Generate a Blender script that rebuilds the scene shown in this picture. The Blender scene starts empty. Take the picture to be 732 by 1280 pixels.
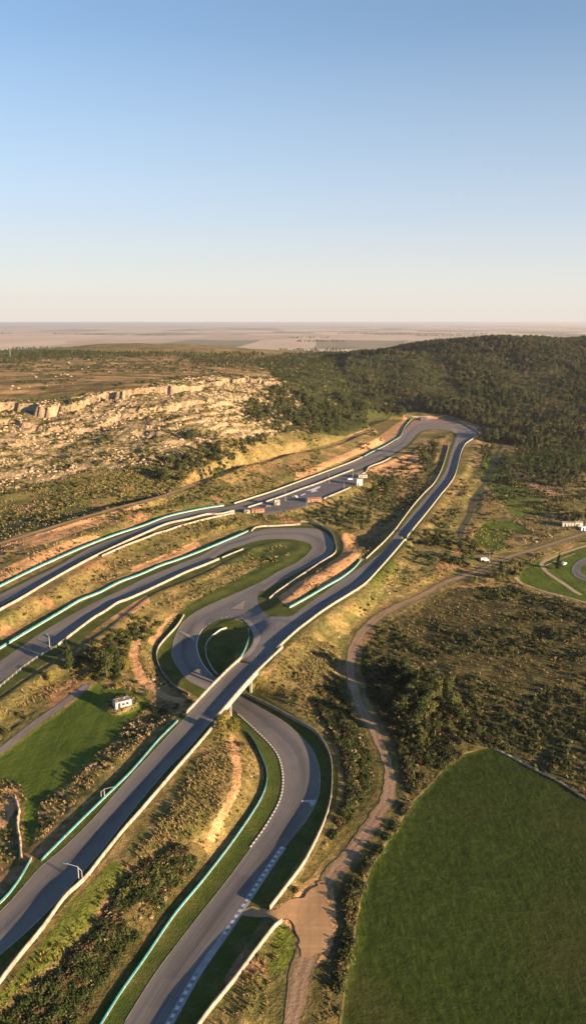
import bpy, math, random
import numpy as np
from mathutils import Vector
from mathutils.geometry import delaunay_2d_cdt
R_ = math.radians
rnd = random.Random(7)
rng = np.random.default_rng(11)
scene = bpy.context.scene

# ------------------------------------------------------------------ camera
K = 1.27                    # metres per layout unit of height
H = 110 * K                 # drone height
F = 1000.0                  # focal length in photo pixels (photo 732 x 1280)
PITCH = math.atan((640 - 403) / F)
cam_d = bpy.data.cameras.new("camera")
cam = bpy.data.objects.new("camera", cam_d)
scene.collection.objects.link(cam)
cam.location = (0, 0, H)
cam.rotation_euler = (math.pi / 2 - PITCH, 0, 0)
cam_d.sensor_fit = 'VERTICAL'
cam_d.sensor_height = 24.0
cam_d.lens = 24.0 * F / 1280.0
cam_d.clip_start = 1.0
cam_d.clip_end = 200000.0
scene.camera = cam

# ------------------------------------------------------------------ sky + sun
SUN_EL = 9.6
SUN_AZ = (0.82, -0.57)      # ground direction towards the sun (behind the camera, to the right)
world = bpy.data.worlds.new("World")
scene.world = world
world.use_nodes = True
wn = world.node_tree.nodes
wl = world.node_tree.links
wn.clear()
wout = wn.new('ShaderNodeOutputWorld')
wbg = wn.new('ShaderNodeBackground')
sky = wn.new('ShaderNodeTexSky')
sky.sky_type = 'NISHITA'
sky.sun_disc = False
sky.sun_elevation = R_(SUN_EL)
sky.sun_rotation = math.atan2(SUN_AZ[0], SUN_AZ[1])
sky.altitude = 300
sky.air_density = 1.0
sky.dust_density = 0.3
sky.ozone_density = 3.0
# pale summer haze low in the sky: blend with elevation
wtc = wn.new('ShaderNodeTexCoord'); wsep = wn.new('ShaderNodeSeparateXYZ'); wl.new(wtc.outputs['Generated'], wsep.inputs[0])
wf = wn.new('ShaderNodeValToRGB'); wl.new(wsep.outputs[2], wf.inputs[0])
for k_, (p_, v_) in enumerate(((0.0, 1.0), (0.02, .97), (0.095, .78), (0.18, .46), (0.3, .16), (.5, 0.0))):
    e_ = wf.color_ramp.elements[k_] if k_ < 2 else wf.color_ramp.elements.new(p_)
    e_.position = p_; e_.color = (v_, v_, v_, 1)
wc = wn.new('ShaderNodeValToRGB'); wl.new(wsep.outputs[2], wc.inputs[0])
wc.color_ramp.elements[0].position = 0.0; wc.color_ramp.elements[0].color = (.87, .785, .70, 1)
wc.color_ramp.elements[1].position = 0.12; wc.color_ramp.elements[1].color = (.74, .77, .86, 1)
e_ = wc.color_ramp.elements.new(.045); e_.color = (.86, .84, .79, 1)
wsc = wn.new('ShaderNodeVectorMath'); wsc.operation = 'SCALE'; wsc.inputs['Scale'].default_value = 1 / (2 * .11)
wl.new(wc.outputs[0], wsc.inputs[0])
wmx = wn.new('ShaderNodeMix'); wmx.data_type = 'RGBA'
wl.new(wf.outputs[0], wmx.inputs[0]); wl.new(sky.outputs[0], wmx.inputs[6]); wl.new(wsc.outputs[0], wmx.inputs[7])
wl.new(wmx.outputs[2], wbg.inputs[0])
wbg.inputs[1].default_value = 0.056
wl.new(wbg.outputs[0], wout.inputs[0])
sd = bpy.data.lights.new("sun", 'SUN')
sd.energy = 5.0
sd.angle = R_(0.5)
sd.color = (1.0, 0.7, 0.42)
sun = bpy.data.objects.new("sun", sd)
scene.collection.objects.link(sun)
_d = Vector((SUN_AZ[0] * math.cos(R_(SUN_EL)), SUN_AZ[1] * math.cos(R_(SUN_EL)), math.sin(R_(SUN_EL))))
sun.rotation_euler = _d.to_track_quat('Z', 'Y').to_euler()
scene.view_settings.view_transform = 'Standard'
scene.view_settings.look = 'None'
scene.view_settings.exposure = 1.92
scene.view_settings.gamma = 1
scene.view_settings.use_curve_mapping = False
scene.render.engine = 'CYCLES'

# ------------------------------------------------------------------ view geometry helpers
CP, SP = math.cos(PITCH), math.sin(PITCH)
def ray(u, v):
    a = (np.asarray(u, float) - 366) / F
    b = (640 - np.asarray(v, float)) / F
    return a, CP + b * SP, -SP + b * CP
def P(u, v, z):             # point of the ray at real height z
    a, y, zz = ray(u, v)
    t = (z - H) / zz
    return a * t, y * t
def PY(u, v, Y):            # point of the ray at distance Y
    a, y, zz = ray(u, v)
    t = Y / y
    return a * t, Y, H + zz * t
def project(x, y, z):
    dz = z - H
    dep = y * CP - dz * SP
    up = y * SP + dz * CP
    dep = np.maximum(dep, 1.0)
    return 366 + F * x / dep, 640 - F * up / dep, dep

# ------------------------------------------------------------------ noise
def _hash(ix, iy, seed):
    h = (ix.astype(np.int64) * 374761393 + iy.astype(np.int64) * 668265263 + seed * 1442695041) & 0xffffffff
    h = ((h ^ (h >> 13)) * 1274126177) & 0xffffffff
    h = h ^ (h >> 16)
    return (h & 0xffffff) / float(0xffffff)
def vnoise(x, y, s, seed=0):
    x = x / s; y = y / s
    ix = np.floor(x); iy = np.floor(y)
    fx = x - ix; fy = y - iy
    fx = fx * fx * (3 - 2 * fx); fy = fy * fy * (3 - 2 * fy)
    a = _hash(ix, iy, seed); b = _hash(ix + 1, iy, seed)
    c = _hash(ix, iy + 1, seed); d = _hash(ix + 1, iy + 1, seed)
    return (a + (b - a) * fx) * (1 - fy) + (c + (d - c) * fx) * fy
def fbm(x, y, s, octv=4, seed=0):
    r = 0; a = .5; t = 0
    for i in range(octv):
        r = r + a * vnoise(x, y, s / 2 ** i, seed + i * 17); t += a; a *= .5
    return r / t                     # 0..1
def sstep(a, b, x):
    t = np.clip((x - a) / (b - a), 0, 1)
    return t * t * (3 - 2 * t)

# ------------------------------------------------------------------ splines
def catmull(pts, n):
    p = np.asarray(pts, float)
    p = np.vstack([2 * p[0] - p[1], p, 2 * p[-1] - p[-2]])
    out = []
    for i in range(1, len(p) - 2):
        t = np.linspace(0, 1, n, endpoint=False)[:, None]
        a, b, c, d = p[i - 1], p[i], p[i + 1], p[i + 2]
        out.append(.5 * ((2 * b) + (c - a) * t + (2 * a - 5 * b + 4 * c - d) * t ** 2 + (3 * b - a - 3 * c + d) * t ** 3))
    out.append(p[-2][None])
    return np.vstack(out)
def resample(p, step):
    p = np.asarray(p, float)
    d = np.r_[0, np.cumsum(np.linalg.norm(np.diff(p[:, :2], axis=0), axis=1))]
    n = max(2, int(round(d[-1] / step)) + 1)
    s = np.linspace(0, d[-1], n)
    return np.stack([np.interp(s, d, p[:, k]) for k in range(p.shape[1])], 1)

# ------------------------------------------------------------------ ROAD DATA (photo pixels + height in layout units)
LOOP = [  # left/outer edge, right/inner edge, height
 (140,1305,200,1305,0),(157,1277,217,1277,0),(194,1218,250,1218,0),(230.6,1169,283,1170,0),(257.7,1134,307,1134,0),
 (284.7,1100,329,1100,0),(314,1060,356,1060,0),(333.8,1032,378,1032,0),(351,1000,396,1000,0),(354.7,972.8,399.7,970,0),
 (349.8,948,393,943,0),(338.7,931,377,922,0),(321.5,913.8,353,901.5,0),(297,891.6,328.8,886.7,-.3),(278,877,304,870,-.6),
 (256,862,286,855,-.4),(234,850,266,844,0),(221.5,834,255,832,.5),(215,819,248.5,819,.9),(216.5,806.7,246,806.7,1.2),
 (219,797,248,797,1.5),(227,781,254,786,2),(246,765,266,777,2.7),(270.6,753,288,769,3.2),(303,739,312,754,3.8),
 (332,725,335,736,4.1),(349,714,361.5,721,4.3),(373.8,701.5,386,708,4.5),(386,691.6,408,697.5,4.8),(390.5,684,416.8,686.7,5),
 (383.6,678,415,675,5),(364,674.4,398,662,5.1),(342,674,366,660,5.2),(319.7,677,330,661.5,5.3),(300,683,302,670,5.5),(283,689,281,675.5,5.6),
 (258,703.6,258,691,5.7),(221.5,721,221.5,706,5.8),(184.6,736,184.6,721,6),(157,749,157,735,6),(123,771,123,751,6),
 (86,797,86,770.6,6),(49,821,49,793,6),(0,853,0,827,6),(-40,880,-40,850,6),(-90,912,-90,880,6)]
STRAIGHT = [
 (-70,1195,-70,1265,4),(-40,1172,-40,1232,4.1),(0,1141,0,1194,4.2),(24.6,1115,30,1168,4.3),(49,1087,56,1143,4.4),(81,1060,91,1104,4.6),
 (118,1023,128,1062,4.8),(160,975,170,1008,5),(188.5,943.6,209,962,5.2),(210,920.5,236,935,5.3),(231,898,264,902,5.5),
 (248,879,281,883,5.5),(267,858.5,297.5,864,5.5),(288,838,316,843,5.5),(306,822,333,825.5,5.5),(323,806,351,804,5.3),
 (345,787,372,787,5),(373.8,763,400,765,5),(398,745.7,418,753,5),(418,731,440,738,5),(447.5,711,470,714,5),(480,686.7,493,689,5),
 (497,664,516,660.5,5),(521,634,537,634,5),(545,605,557,607,5.3),(557,587,567,591,5.6),(562,569,573,573,5.8),(568,552,580,556,6),
 (570,544.5,594,545,6),(567,541,596,537,6),(556,538.5,584,531,6),(540,537,552,526.5,6.2),(526,540,523,524,6.5),(518,546,508,534,7),
 (510,555,496,550,7.3),(492,567,479,561,7.7),(471,577.5,453,572.5,8),(446,588,423,585.5,8.5),(397,606,384,600,9),(358,620,345,615,9),
 (310,636,306,628,9),(280,640.5,280,634,9.2),(258,644,258,636.5,9.3),(209,656,209,647.5,9.5),(180,665,180,659.5,9.7),(147.5,678.4,147.5,671,10),
 (110.6,695.7,110.6,686,10.2),(73.8,717.8,73.8,706.7,10.4),(37,738.7,37,725,10.5),(0,758,0,743.6,10.5),(-40,782,-40,764,10.5),(-110,826,-110,802,10.5)]
GRAVEL = [  # the gravel road from bottom to the right
 (350,1300,368,1300,-.6),(353.4,1277,373,1277,-.5),(363,1230,385,1233,-.3),(368,1194,398,1201,-.2),(376,1167,411,1170,-.1),
 (386,1135,411,1140,-.1),(397.7,1104,408,1118,-.3),(410,1083,424,1096,-.5),(431,1060,445,1072,-.8),(453,1030,470,1040,-1),(471,1003,489,1006,-1.2),
 (479,981,493.8,981,-1.3),(479,961,491,961,-1.4),(471.6,936.7,484,936.7,-1.5),(457,909.7,471.6,907,-1.5),(442,880,454.4,877.7,-1.3),
 (433.5,850.6,444.6,850.6,-1),(432,826,443,826,-1),(436,806,449.5,806.4,-.8),(447,788,461.8,787.5,-.6),(469,768,481.5,771,-.4),
 (493.8,754.8,508,757.5,0),(528,740,536,743.5,.2),(553,726,558,730.5,.3),(590,713,594,717.5,.4),(618.7,701.5,620,706,.4),(637.5,693,640,697,.4),
 (677.5,681,680,685.5,.4),(732,663.5,734,668,.4),(790,646,792,651,.4)]
HILLTRACK = [(-60,694,9),(0,679.5,11),(50,664,12),(100,648.5,13),(150,634,13.5),(200,621,14),(240,607,14.5),(280,592,15),(320,580,15),(366,568,15),(416,556,13.5),(451,542,12),(468,535,12)]
STREAM = [(575,672,1.5),(577,661,1.5),(586,645,1.5),(591,626,1.6),(604,606,2),(613,588,2.5),(622,566,3),(628,552,4)]
VALLEYPATH = [(509,678,3),(516,683,2.5),(530,688,2),(550,692,1.5),(580,695.5,1),(605,697,.8),(630,702,.5)]
FARMPATH = [(-30,955,4),(0,939.5,4),(43.7,905,4),(76.5,882,4.1),(98,866,4.1),(110,856,4.2)]

def conv_pairs(data, sub=5):
    L = []; Rr = []
    for a, b, c, d, z in data:
        z *= K
        x, y = P(a, b, z); L.append((x, y, z))
        x, y = P(c, d, z); Rr.append((x, y, z))
    return catmull(L, sub), catmull(Rr, sub)
def conv_line(data, sub=6):
    L = []
    for a, b, z in data:
        z *= K
        x, y = P(a, b, z); L.append((x, y, z))
    return catmull(L, sub)
loopL, loopR = conv_pairs(LOOP)
strL, strR = conv_pairs(STRAIGHT)
gravL, gravR = conv_pairs(GRAVEL)
hill = conv_line(HILLTRACK); stream = conv_line(STREAM); vpath = conv_line(VALLEYPATH); fpath = conv_line(FARMPATH)

# corridors the ground is graded to: centre samples, half width, extra bed, blend margin
def corridor(L, Rr, extra, margin, a=0, b=None):
    c = (L + Rr) / 2; hw = np.linalg.norm((L - Rr)[:, :2], axis=1) / 2
    c = np.hstack([c, hw[:, None]])[a:b]
    c = resample(c, 2.0)
    return c, extra, margin
def corridor_line(C, hw, extra, margin):
    c = np.hstack([C, np.full((len(C), 1), hw)])
    return resample(c, 2.5), extra, margin
i_b0, i_b1 = 10 * 5 + 3, 13 * 5 + 3         # bridge span inside the straight
paddock_px = [(312,637),(345,622.5),(397,606),(430,594),(452,588),(458,592),(448,603),(432,610.5),(404,624),(383,633),(350,641),(330,643)]
pad = conv_line([(345,632,9),(375,624,9),(405,612,9),(440,598,8.8)])
corridors = [corridor(loopL, loopR, 6.5, 7), corridor(strL, strR, 3.2, 9, 0, i_b0), corridor(strL, strR, 3.2, 9, i_b1, None),
             corridor(gravL, gravR, 1.5, 7), corridor_line(hill, 2.2, 1, 6), corridor_line(stream, 2, 1, 6),
             corridor_line(vpath, 2, 1, 5), corridor_line(fpath, 2, 1, 6), corridor_line(pad, 14, 2, 8)]

# ------------------------------------------------------------------ base relief from control points
ctrl = []
def C(u, v, z): 
    x, y = P(u, v, z * K); ctrl.append((x, y, z * K))
def CY(u, v, Y):
    x, y, z = PY(u, v, Y * K); ctrl.append((x, y, z))
def CW(x, y, z): ctrl.append((x * K, y * K, z * K))
for d in (LOOP, GRAVEL):
    for a, b, c, e, z in d[::2]: C((a + c) / 2, (b + e) / 2, z)
for i, (a, b, c, e, z) in enumerate(STRAIGHT):
    if i % 2 == 0 and not 9 <= i <= 14: C((a + c) / 2, (b + e) / 2, z)
for d in (HILLTRACK, STREAM, VALLEYPATH, FARMPATH):
    for a, b, z in d[::2]: C(a, b, z)
# left rocky hill
for u in (-330, -180, -60, 60, 160, 250):
    du = 12 if u > 130 else 0
    CY(u, 652 - (u + 60) * .06, 418 + du)
    CY(u, 600 - (8 if u > 100 else 0), 482)
    CY(u, 560, 530); CY(u, 522, 572); CY(u, 500 - (12 if u > 130 else 0) , 612)
    CY(u, 470, 795); CY(u, 450, 1080)
CY(350, 475, 800); CY(350, 520, 640); CY(350, 552, 590); CY(395, 512, 760); CY(300, 560, 540); CY(330, 500, 690)
CY(420, 530, 730); CY(420, 470, 1010); CY(470, 522, 770)
for u, v, Y in ((-300,441,1300),(-150,441,1300),(0,441.5,1280),(50,438,1380),(110,430.5,1470),(160,428.5,1500),(220,429.5,1500),(270,432,1480),(315,438,1400),(360,444,1300),(330,452,1150)):
    CY(u, v, Y)
for u, v, Y in ((380,451,1300),(420,449,1330),(460,449,1400),(505,442,1450),(560,432,1500),(610,425,1520),(660,423,1520),(732,427,1480),(820,428,1500),(950,428,1500),(1100,430,1500)):
    CY(u, v, Y)
for u in (470, 560, 640, 732, 850):
    CY(u, 450, 1230); CY(u, 480, 1090)
    CY(u, 510, 935)
for u in (620, 700, 800): C(u, 545, 5); C(u, 580, 3); C(u, 620, 2); C(u, 660, .8)
for x in (-1500, -900, -400, 0, 400, 900, 1500):
    CW(x, 2300, -18); CW(x, 3200, -20)
CW(1300, 800, 40); CW(1300, 400, 5); CW(900, 300, 0); CW(-900, 300, 30); CW(-900, 600, 60); CW(-1400, 1000, 62); CW(1800, 1500, 60)
for x in (-500, 0, 500): CW(x, -300, 0)
CW(-400, 100, 4); CW(-500, 300, 14); CW(600, 100, -3)
# near ground
for u, v, z in ((190,1060,4.4),(150,1130,3.8),(60,1235,3.4),(230,1020,5),(262,960,5.6),(280,930,5.2),(296,950,4.2),(285,1010,3.6),(240,1080,2.2),(160,1180,1.6),(80,1275,1),
                (150,940,4.7),(110,975,4.6),(60,1030,4.2),(15,1010,4.0),(0,1080,3.8),(90,915,4.1),(40,950,4.0),(110,935,4.2),(150,870,4.1),(175,870,4.2),(190,890,4.5),
                (60,860,4.6),(20,890,4.6),(100,825,5),(150,810,5),(190,770,5),(182,812,4.6),(198,862,4.2),(222,884,4.2),(190,905,4.8),(150,780,5.6),
                (220,750,4.4),(200,760,4.8),(250,730,5.2),(300,712,5.6),(330,700,4.8),(350,690,4.8),(290,700,5.8),
                (280,810,1.0),(270,800,.9),(290,800,1.4),(275,830,.3),
                (400,725,6.8),(430,705,7.2),(380,745,6),(355,758,5.2),(440,690,6.5),
                (100,715,8),(150,700,8),(220,680,7.5),(280,660,7.5),(40,770,8),(310,652,7),
                (60,695,12),(120,672,12),(180,646,12),(240,624,12),(300,604,12),(360,585,12.5),(420,565,11),(480,545,10),
                (430,640,6.5),(460,640,4.5),(440,665,4),(500,610,4.6),(480,590,7),(520,575,6.5),(540,560,6.5),(545,550,6.8),(470,620,5),(400,640,7),(480,660,2.5),(460,680,2),
                (370,840,3),(400,800,2.2),(340,850,3.6),(400,870,.6),(420,780,1.2),(430,900,0),(430,950,.2),(440,1000,-.4),(420,1040,.3),(395,1070,.8),(375,1105,.6),
                (360,1180,.8),(335,1215,1),(300,1262,1.2),(340,1260,.4),
                (470,740,2),(500,715,2.6),(540,690,3),(500,735,1),(550,650,3.4),(590,570,4.5),(600,600,3),(570,610,4),
                (520,850,-1.5),(560,780,-1),(650,780,-1),(732,760,-.5),(620,850,-1.5),(732,900,-2),(480,830,-1.2),(560,920,-1.8),(732,1000,-3),
                (600,960,-2.4),(500,1060,-2),(440,1200,-1.2),(600,1100,-3),(732,1280,-4),(500,1280,-2),(732,1120,-4),(900,1100,-4),(900,900,-3),
                (650,720,-.2),(700,700,-.2),(760,720,-.2)):
    C(u, v, z)
ctrl = np.array(ctrl)
def _phi(d2): return np.sqrt(d2 + 10.0 ** 2)
_A = _phi(((ctrl[:, None, :2] - ctrl[None, :, :2]) ** 2).sum(-1))
n_ = len(ctrl)
_M = np.zeros((n_ + 1, n_ + 1)); _M[:n_, :n_] = _A - np.eye(n_) * 6.0; _M[:n_, n_] = 1; _M[n_, :n_] = 1
_w = np.linalg.solve(_M, np.r_[ctrl[:, 2], 0])
def base(x, y):
    sh = x.shape; x = x.ravel(); y = y.ravel(); out = np.empty_like(x)
    for i in range(0, len(x), 20000):
        d2 = (x[i:i + 20000, None] - ctrl[None, :, 0]) ** 2 + (y[i:i + 20000, None] - ctrl[None, :, 1]) ** 2
        out[i:i + 20000] = _phi(d2) @ _w[:n_] + _w[n_]
    return out.reshape(sh)

def axis(segs):
    a = [segs[0][0]]
    for lo, hi, s0, s1 in segs:
        x = a[-1]
        while x < hi - 1e-6:
            t = (x - lo) / (hi - lo); x += s0 + (s1 - s0) * t; a.append(x)
    return np.array(a)
xp = axis([(0, 130, .9, .9), (130, 300, .9, 2.6), (300, 800, 2.6, 6), (800, 2500, 8, 90), (2500, 60000, 120, 7000)])
gx = np.r_[-xp[::-1][:-1], xp]
gy = axis([(-300, 90, 30, 4), (90, 330, .9, .9), (330, 800, .95, 2.2), (800, 1900, 2.4, 7), (1900, 4000, 10, 90), (4000, 90000, 130, 9000)])
X, Y = np.meshgrid(gx, gy)
Z = base(X, Y)
far = sstep(2300 * K, 3100 * K, np.hypot(X * .9, Y))
Z = Z * (1 - far) + (-20 * K) * far

# masks painted from polygons (ground cover of the place)
def inpoly(px, py, poly):
    poly = np.asarray(poly, float); res = np.zeros(px.shape, bool)
    j = len(poly) - 1
    for i in range(len(poly)):
        xi, yi = poly[i]; xj, yj = poly[j]
        c = ((yi > py) != (yj > py)) & (px < (xj - xi) * (py - yi) / (yj - yi + 1e-12) + xi)
        res ^= c; j = i
    return res
POLY = {
 'field': [(596,938),(575,945),(552,965),(535,985),(516,1003),(487,1050),(466,1080),(452,1120),(443.5,1165),(433,1220),(426,1280),(420,1330),(1100,1330),(1100,1170),(732,999),(697,976),(650,952),(613,933)],
 'green': [(-60,975),(0,946),(46,910),(78,888),(97,873),(112,862),(122,853),(135,862),(150,860),(175,868),(188,877),(180,887),(166,899),(133,935),(98,964),(81,981),(56,997),(50,1003),(46,1038),(38,1062),(32,1058),(30,1038),(33,998),(27,981),(10,974),(-60,990)],
 'kart': [(652,712),(668,703),(690,694),(732,678),(790,662),(900,660),(900,810),(732,755),(681,740),(658,733),(646,724)],
 'meadow': [(592,664),(606,652),(640,650),(660,662),(640,668),(625,678),(640,684),(610,690),(590,676)],
 'meadow2': [(620,572),(680,563),(760,560),(760,590),(700,585),(640,580)],
 'meadow3': [(600,560),(650,600),(690,640),(640,648),(600,600)],
 'meadow4': [(655,566),(700,563),(760,566),(760,574),(700,576),(665,577),(640,574)],
 'lime1': [(136,1078),(110,1104),(86,1130),(60,1168),(28,1206),(0,1240),(-30,1275),(0,1262),(40,1225),(75,1195),(110,1160),(128,1128),(160,1095),(150,1075)],
 'lime2': [(460,722),(474,700),(492,700),(497,712),(480,724),(462,735)],
 'lime3': [(352,1156),(368,1168),(370,1190),(355,1215),(335,1215),(340,1180)],
 'lime4': [(118,700),(150,690),(200,672),(290,648),(290,662),(200,690),(120,725),(60,765),(30,775),(60,745)],
 'scrub': [(452,812),(470,790),(500,768),(560,735),(640,735),(732,760),(900,815),(1100,900),(1100,1165),(732,998),(613,933),(595,938),(552,965),(516,1000),(500,985),(498,955),(480,905),(458,860),(450,835)],
 'beltR': [(496,985),(500,955),(540,925),(597,934),(575,943),(545,968),(520,992),(487,1046),(466,1076),(450,1120),(440,1165),(430,1220),(423,1290),(378,1290),(392,1235),(404,1200),(418,1165),(416,1130),(430,1095),(452,1075),(475,1045),(495,1010)],
 'beltL': [(405,850),(430,850),(440,885),(456,915),(470,945),(472,985),(462,1005),(440,1035),(418,1060),(396,1085),(378,1108),(372,1100),(396,1065),(415,1025),(428,995),(430,960),(420,925),(400,890),(392,868)],
 'brushA': [(243,1050),(262,1070),(238,1105),(205,1145),(170,1195),(140,1235),(112,1285),(-20,1300),(0,1270),(45,1245),(75,1215),(110,1175),(140,1130),(160,1100),(190,1080),(215,1065)],
 'straw': [(262,908),(285,905),(292,935),(288,980),(270,1030),(240,1050),(200,1060),(150,1068),(180,1025),(225,970)],
 'strawB': [(186,880),(210,905),(190,930),(150,965),(100,1015),(52,1060),(45,1050),(52,1005),(85,985),(135,937),(168,902)],
 'strawC': [(258,720),(290,703),(320,700),(330,708),(300,722),(262,742),(235,762),(225,752)],
 'strawD': [(340,850),(352,815),(380,790),(412,765),(440,745),(500,700),(540,660),(570,620),(590,590),(600,600),(590,650),(560,680),(520,715),(470,760),(440,785),(425,830),(400,860),(360,850)],
 'strawE': [(390,645),(432,618),(448,612),(465,620),(480,640),(462,662),(440,650),(415,660)],
 'soil1': [(290,915),(298,935),(304,962),(298,990),(284,1020),(266,1055),(258,1048),(274,1015),(288,985),(292,960),(284,930)],
 'soil2': [(228,768),(192,808),(183,802),(218,764)],
 'soil3': [(166,798),(176,797),(172,820),(182,845),(205,868),(232,874),(228,884),(195,868),(170,850),(160,825)],
 'soil4': [(133,769),(160,752),(184,742),(188,754),(165,768),(145,776)],
 'soil5': [(165,709),(205,694),(246,676),(252,684),(205,702),(163,717)],
 'soil6': [(0,682),(50,667),(100,651),(150,638),(200,625),(240,612),(205,622),(150,645),(70,676),(0,694)],
 'soil7': [(370,590),(400,580),(440,563),(470,548),(495,530),(510,520),(500,545),(480,555),(448,568),(400,588),(368,602)],
 'soil8': [(461,587),(490,575),(505,569),(520,568),(533,576),(522,590),(505,597),(480,597)],
 'soil9': [(410,703),(420,690),(430,665),(444,670),(452,690),(440,705),(425,722),(395,738)],
 'soil10': [(0,712),(50,690),(110,668),(130,672),(60,705),(0,728)],
 'soil11': [(0,985),(22,985),(26,1005),(10,1030),(0,1040)],
 'soil12': [(350,745),(372,728),(400,712),(410,716),(385,740),(362,756),(345,757)],
 'soil13': [(700,618),(690,622),(660,605),(650,592),(670,600)],
 'slope': [(-300,640),(0,618),(100,592),(200,582),(230,600),(200,616),(100,644),(0,674),(-300,720)],
 'soil14': [(330,1137),(341,1138),(366,1122),(388,1103),(399,1092),(415,1096),(419,1125),(421,1160),(412,1192),(394,1212),(372,1210),(368,1185),(373,1168),(354,1152)],
 'rock': [(-400,500),(-100,497),(0,499),(60,500),(100,492),(170,486),(200,476),(260,470),(345,466),(392,512),(388,530),(335,545),(290,548),(260,556),(200,580),(100,590),(0,618),(-200,650),(-400,680)],
 'plateau': [(-500,437),(60,437),(330,446),(345,466),(260,470),(170,484),(100,490),(0,498),(-500,500)],
 'forest': [(318,452),(345,444),(400,440),(520,428),(580,418),(700,414),(1200,420),(1200,560),(740,552),(660,560),(606,553),(598,532),(560,519),(515,514),(470,530),(430,546),(400,542),(388,520),(352,478)],
 'shade': [(455,865),(470,850),(520,850),(565,865),(580,900),(545,925),(500,945),(478,905)],
}
U, V, D = project(X, Y, Z)
front = (Y > 20) & (D > 20)

# grade the ground to the roads
bedmask = np.zeros_like(Z); acc = Z.copy() * 1.0; wsum = np.ones_like(Z)
def seg_dist(px, py, c):
    """nearest distance to polyline c (x,y,z,hw): returns signed excess distance and height"""
    best = np.full(px.shape, 1e9); bz = np.zeros(px.shape)
    for i in range(len(c) - 1):
        ax, ay, az, ah = c[i]; bx, by, bz_, bh = c[i + 1]
        dx, dy = bx - ax, by - ay; l2 = dx * dx + dy * dy + 1e-9
        reach = 60
        m = (px > min(ax, bx) - reach) & (px < max(ax, bx) + reach) & (py > min(ay, by) - reach) & (py < max(ay, by) + reach)
        if not m.any(): continue
        qx = px[m]; qy = py[m]
        t = np.clip(((qx - ax) * dx + (qy - ay) * dy) / l2, 0, 1)
        d = np.hypot(qx - ax - t * dx, qy - ay - t * dy) - (ah + (bh - ah) * t)
        bb = best[m]; zz = bz[m]; k = d < bb
        bb[k] = d[k]; zz[k] = (az + (bz_ - az) * t)[k]
        best[m] = bb; bz[m] = zz
    return best, bz
near = (Y > 30) & (Y < 1150) & (np.abs(X) < 700)
nx_, ny_ = X[near], Y[near]
natural = np.zeros(nx_.shape)
acc_n = Z[near].copy(); ws_n = np.ones(nx_.shape); bed_n = np.zeros(nx_.shape); track_n = np.full(nx_.shape, 1e9)
for k, (c, extra, margin) in enumerate(corridors):
    dd, zz = seg_dist(nx_, ny_, c)
    t = 1 - sstep(extra, extra + margin, dd)
    w = t / (1.0005 - t)
    if k in (0,): zz = zz + .55 * sstep(2.5, 6.5, dd)      # the verge rises to the guard wall
    acc_n += w * zz; ws_n += w; bed_n = np.maximum(bed_n, t)
    if k < 3 or k == 8: track_n = np.minimum(track_n, dd)
Z[near] = acc_n / ws_n
bedmask[near] = bed_n
trackd = np.full(Z.shape, 1e9); trackd[near] = track_n
free = 1 - sstep(.3, .95, bedmask)
# natural relief
def blur(a, n):
    for _ in range(n):
        a = (a + np.roll(a, 1, 0) + np.roll(a, -1, 0) + np.roll(a, 1, 1) + np.roll(a, -1, 1)) / 5
    return a
m_rock = np.zeros_like(Z)
m_rock[front] = inpoly(U[front], V[front], POLY['rock'])
m_rock = blur(m_rock, 6)
midf = 1 - sstep(1700, 2300, np.hypot(X, Y))
flat = np.zeros_like(Z); flat[front] = inpoly(U[front], V[front], POLY['field']) | inpoly(U[front], V[front], POLY['kart']) | inpoly(U[front], V[front], POLY['green']) | inpoly(U[front], V[front], POLY['soil14'])
flat = blur(flat, 5)
Z += free * (1 - flat * .85) * midf * ((fbm(X, Y, 28, 4, 3) - .5) * 2.2 + (fbm(X, Y, 5, 2, 9) - .5) * .7)
hillf = sstep(600, 900, Y) * midf
Z += free * hillf * ((fbm(X, Y, 170, 4, 31) - .5) * 9)
fm_ = np.zeros_like(Z); fm_[front] = inpoly(U[front], V[front], [(430,436),(560,424),(1300,424),(1300,552),(640,545),(590,520),(430,510)]); fm_ = blur(fm_, 40)
Z += fm_ * (fbm(X + Y * .3, Y * .45, 190, 3, 33) - .5) * 46
# cliff ledge along the top of the rocky slope
_lu = np.array([-600, -300, 0, 60, 100, 150, 190, 240, 300, 345, 380, 400]); _lv = np.array([512, 506, 500, 506, 501, 492, 483, 478, 474, 477, 500, 516])
vl = np.interp(U, _lu, _lv) + (fbm(X, Y, 26, 4, 71) - .5) * 16
drop = 1 - sstep(0, 75, V - vl)
amp = 6.8 * np.interp(U, [-600, 0, 150, 260, 330, 400], [1, 1, 1, .8, .6, .5]) * (.55 + .9 * fbm(X, Y, 50, 3, 72))
lmask = front & (V > vl) & (V < 620) & (U < 405) & (Y > 450) & (Y < 1100)
Z = Z - np.where(lmask, amp * drop * free * sstep(405, 370, U), 0)
vl2 = vl + 20 + (fbm(X, Y, 30, 3, 74) - .5) * 22
lm2 = front & (V > vl2) & (V < 620) & (U < 405) & (Y > 450) & (Y < 1100)
Z = Z - np.where(lm2, 4.0 * fbm(X, Y, 40, 3, 75) * 1.6 * (1 - sstep(0, 55, V - vl2)) * free * sstep(400, 360, U), 0)
# rock strata: terraced slope
warp = (fbm(X, Y, 60, 4, 41) - .5) * 14
rise = 5.2
zz = (Z + warp) / rise
fr = zz - np.floor(zz)
terr = (np.floor(zz) + sstep(.58, .95, fr)) * rise - warp
Z = Z * (1 - m_rock * .4) + terr * m_rock * .4
Z += m_rock * (fbm(X, Y, 9, 3, 51) - .5) * 3.0

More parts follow.
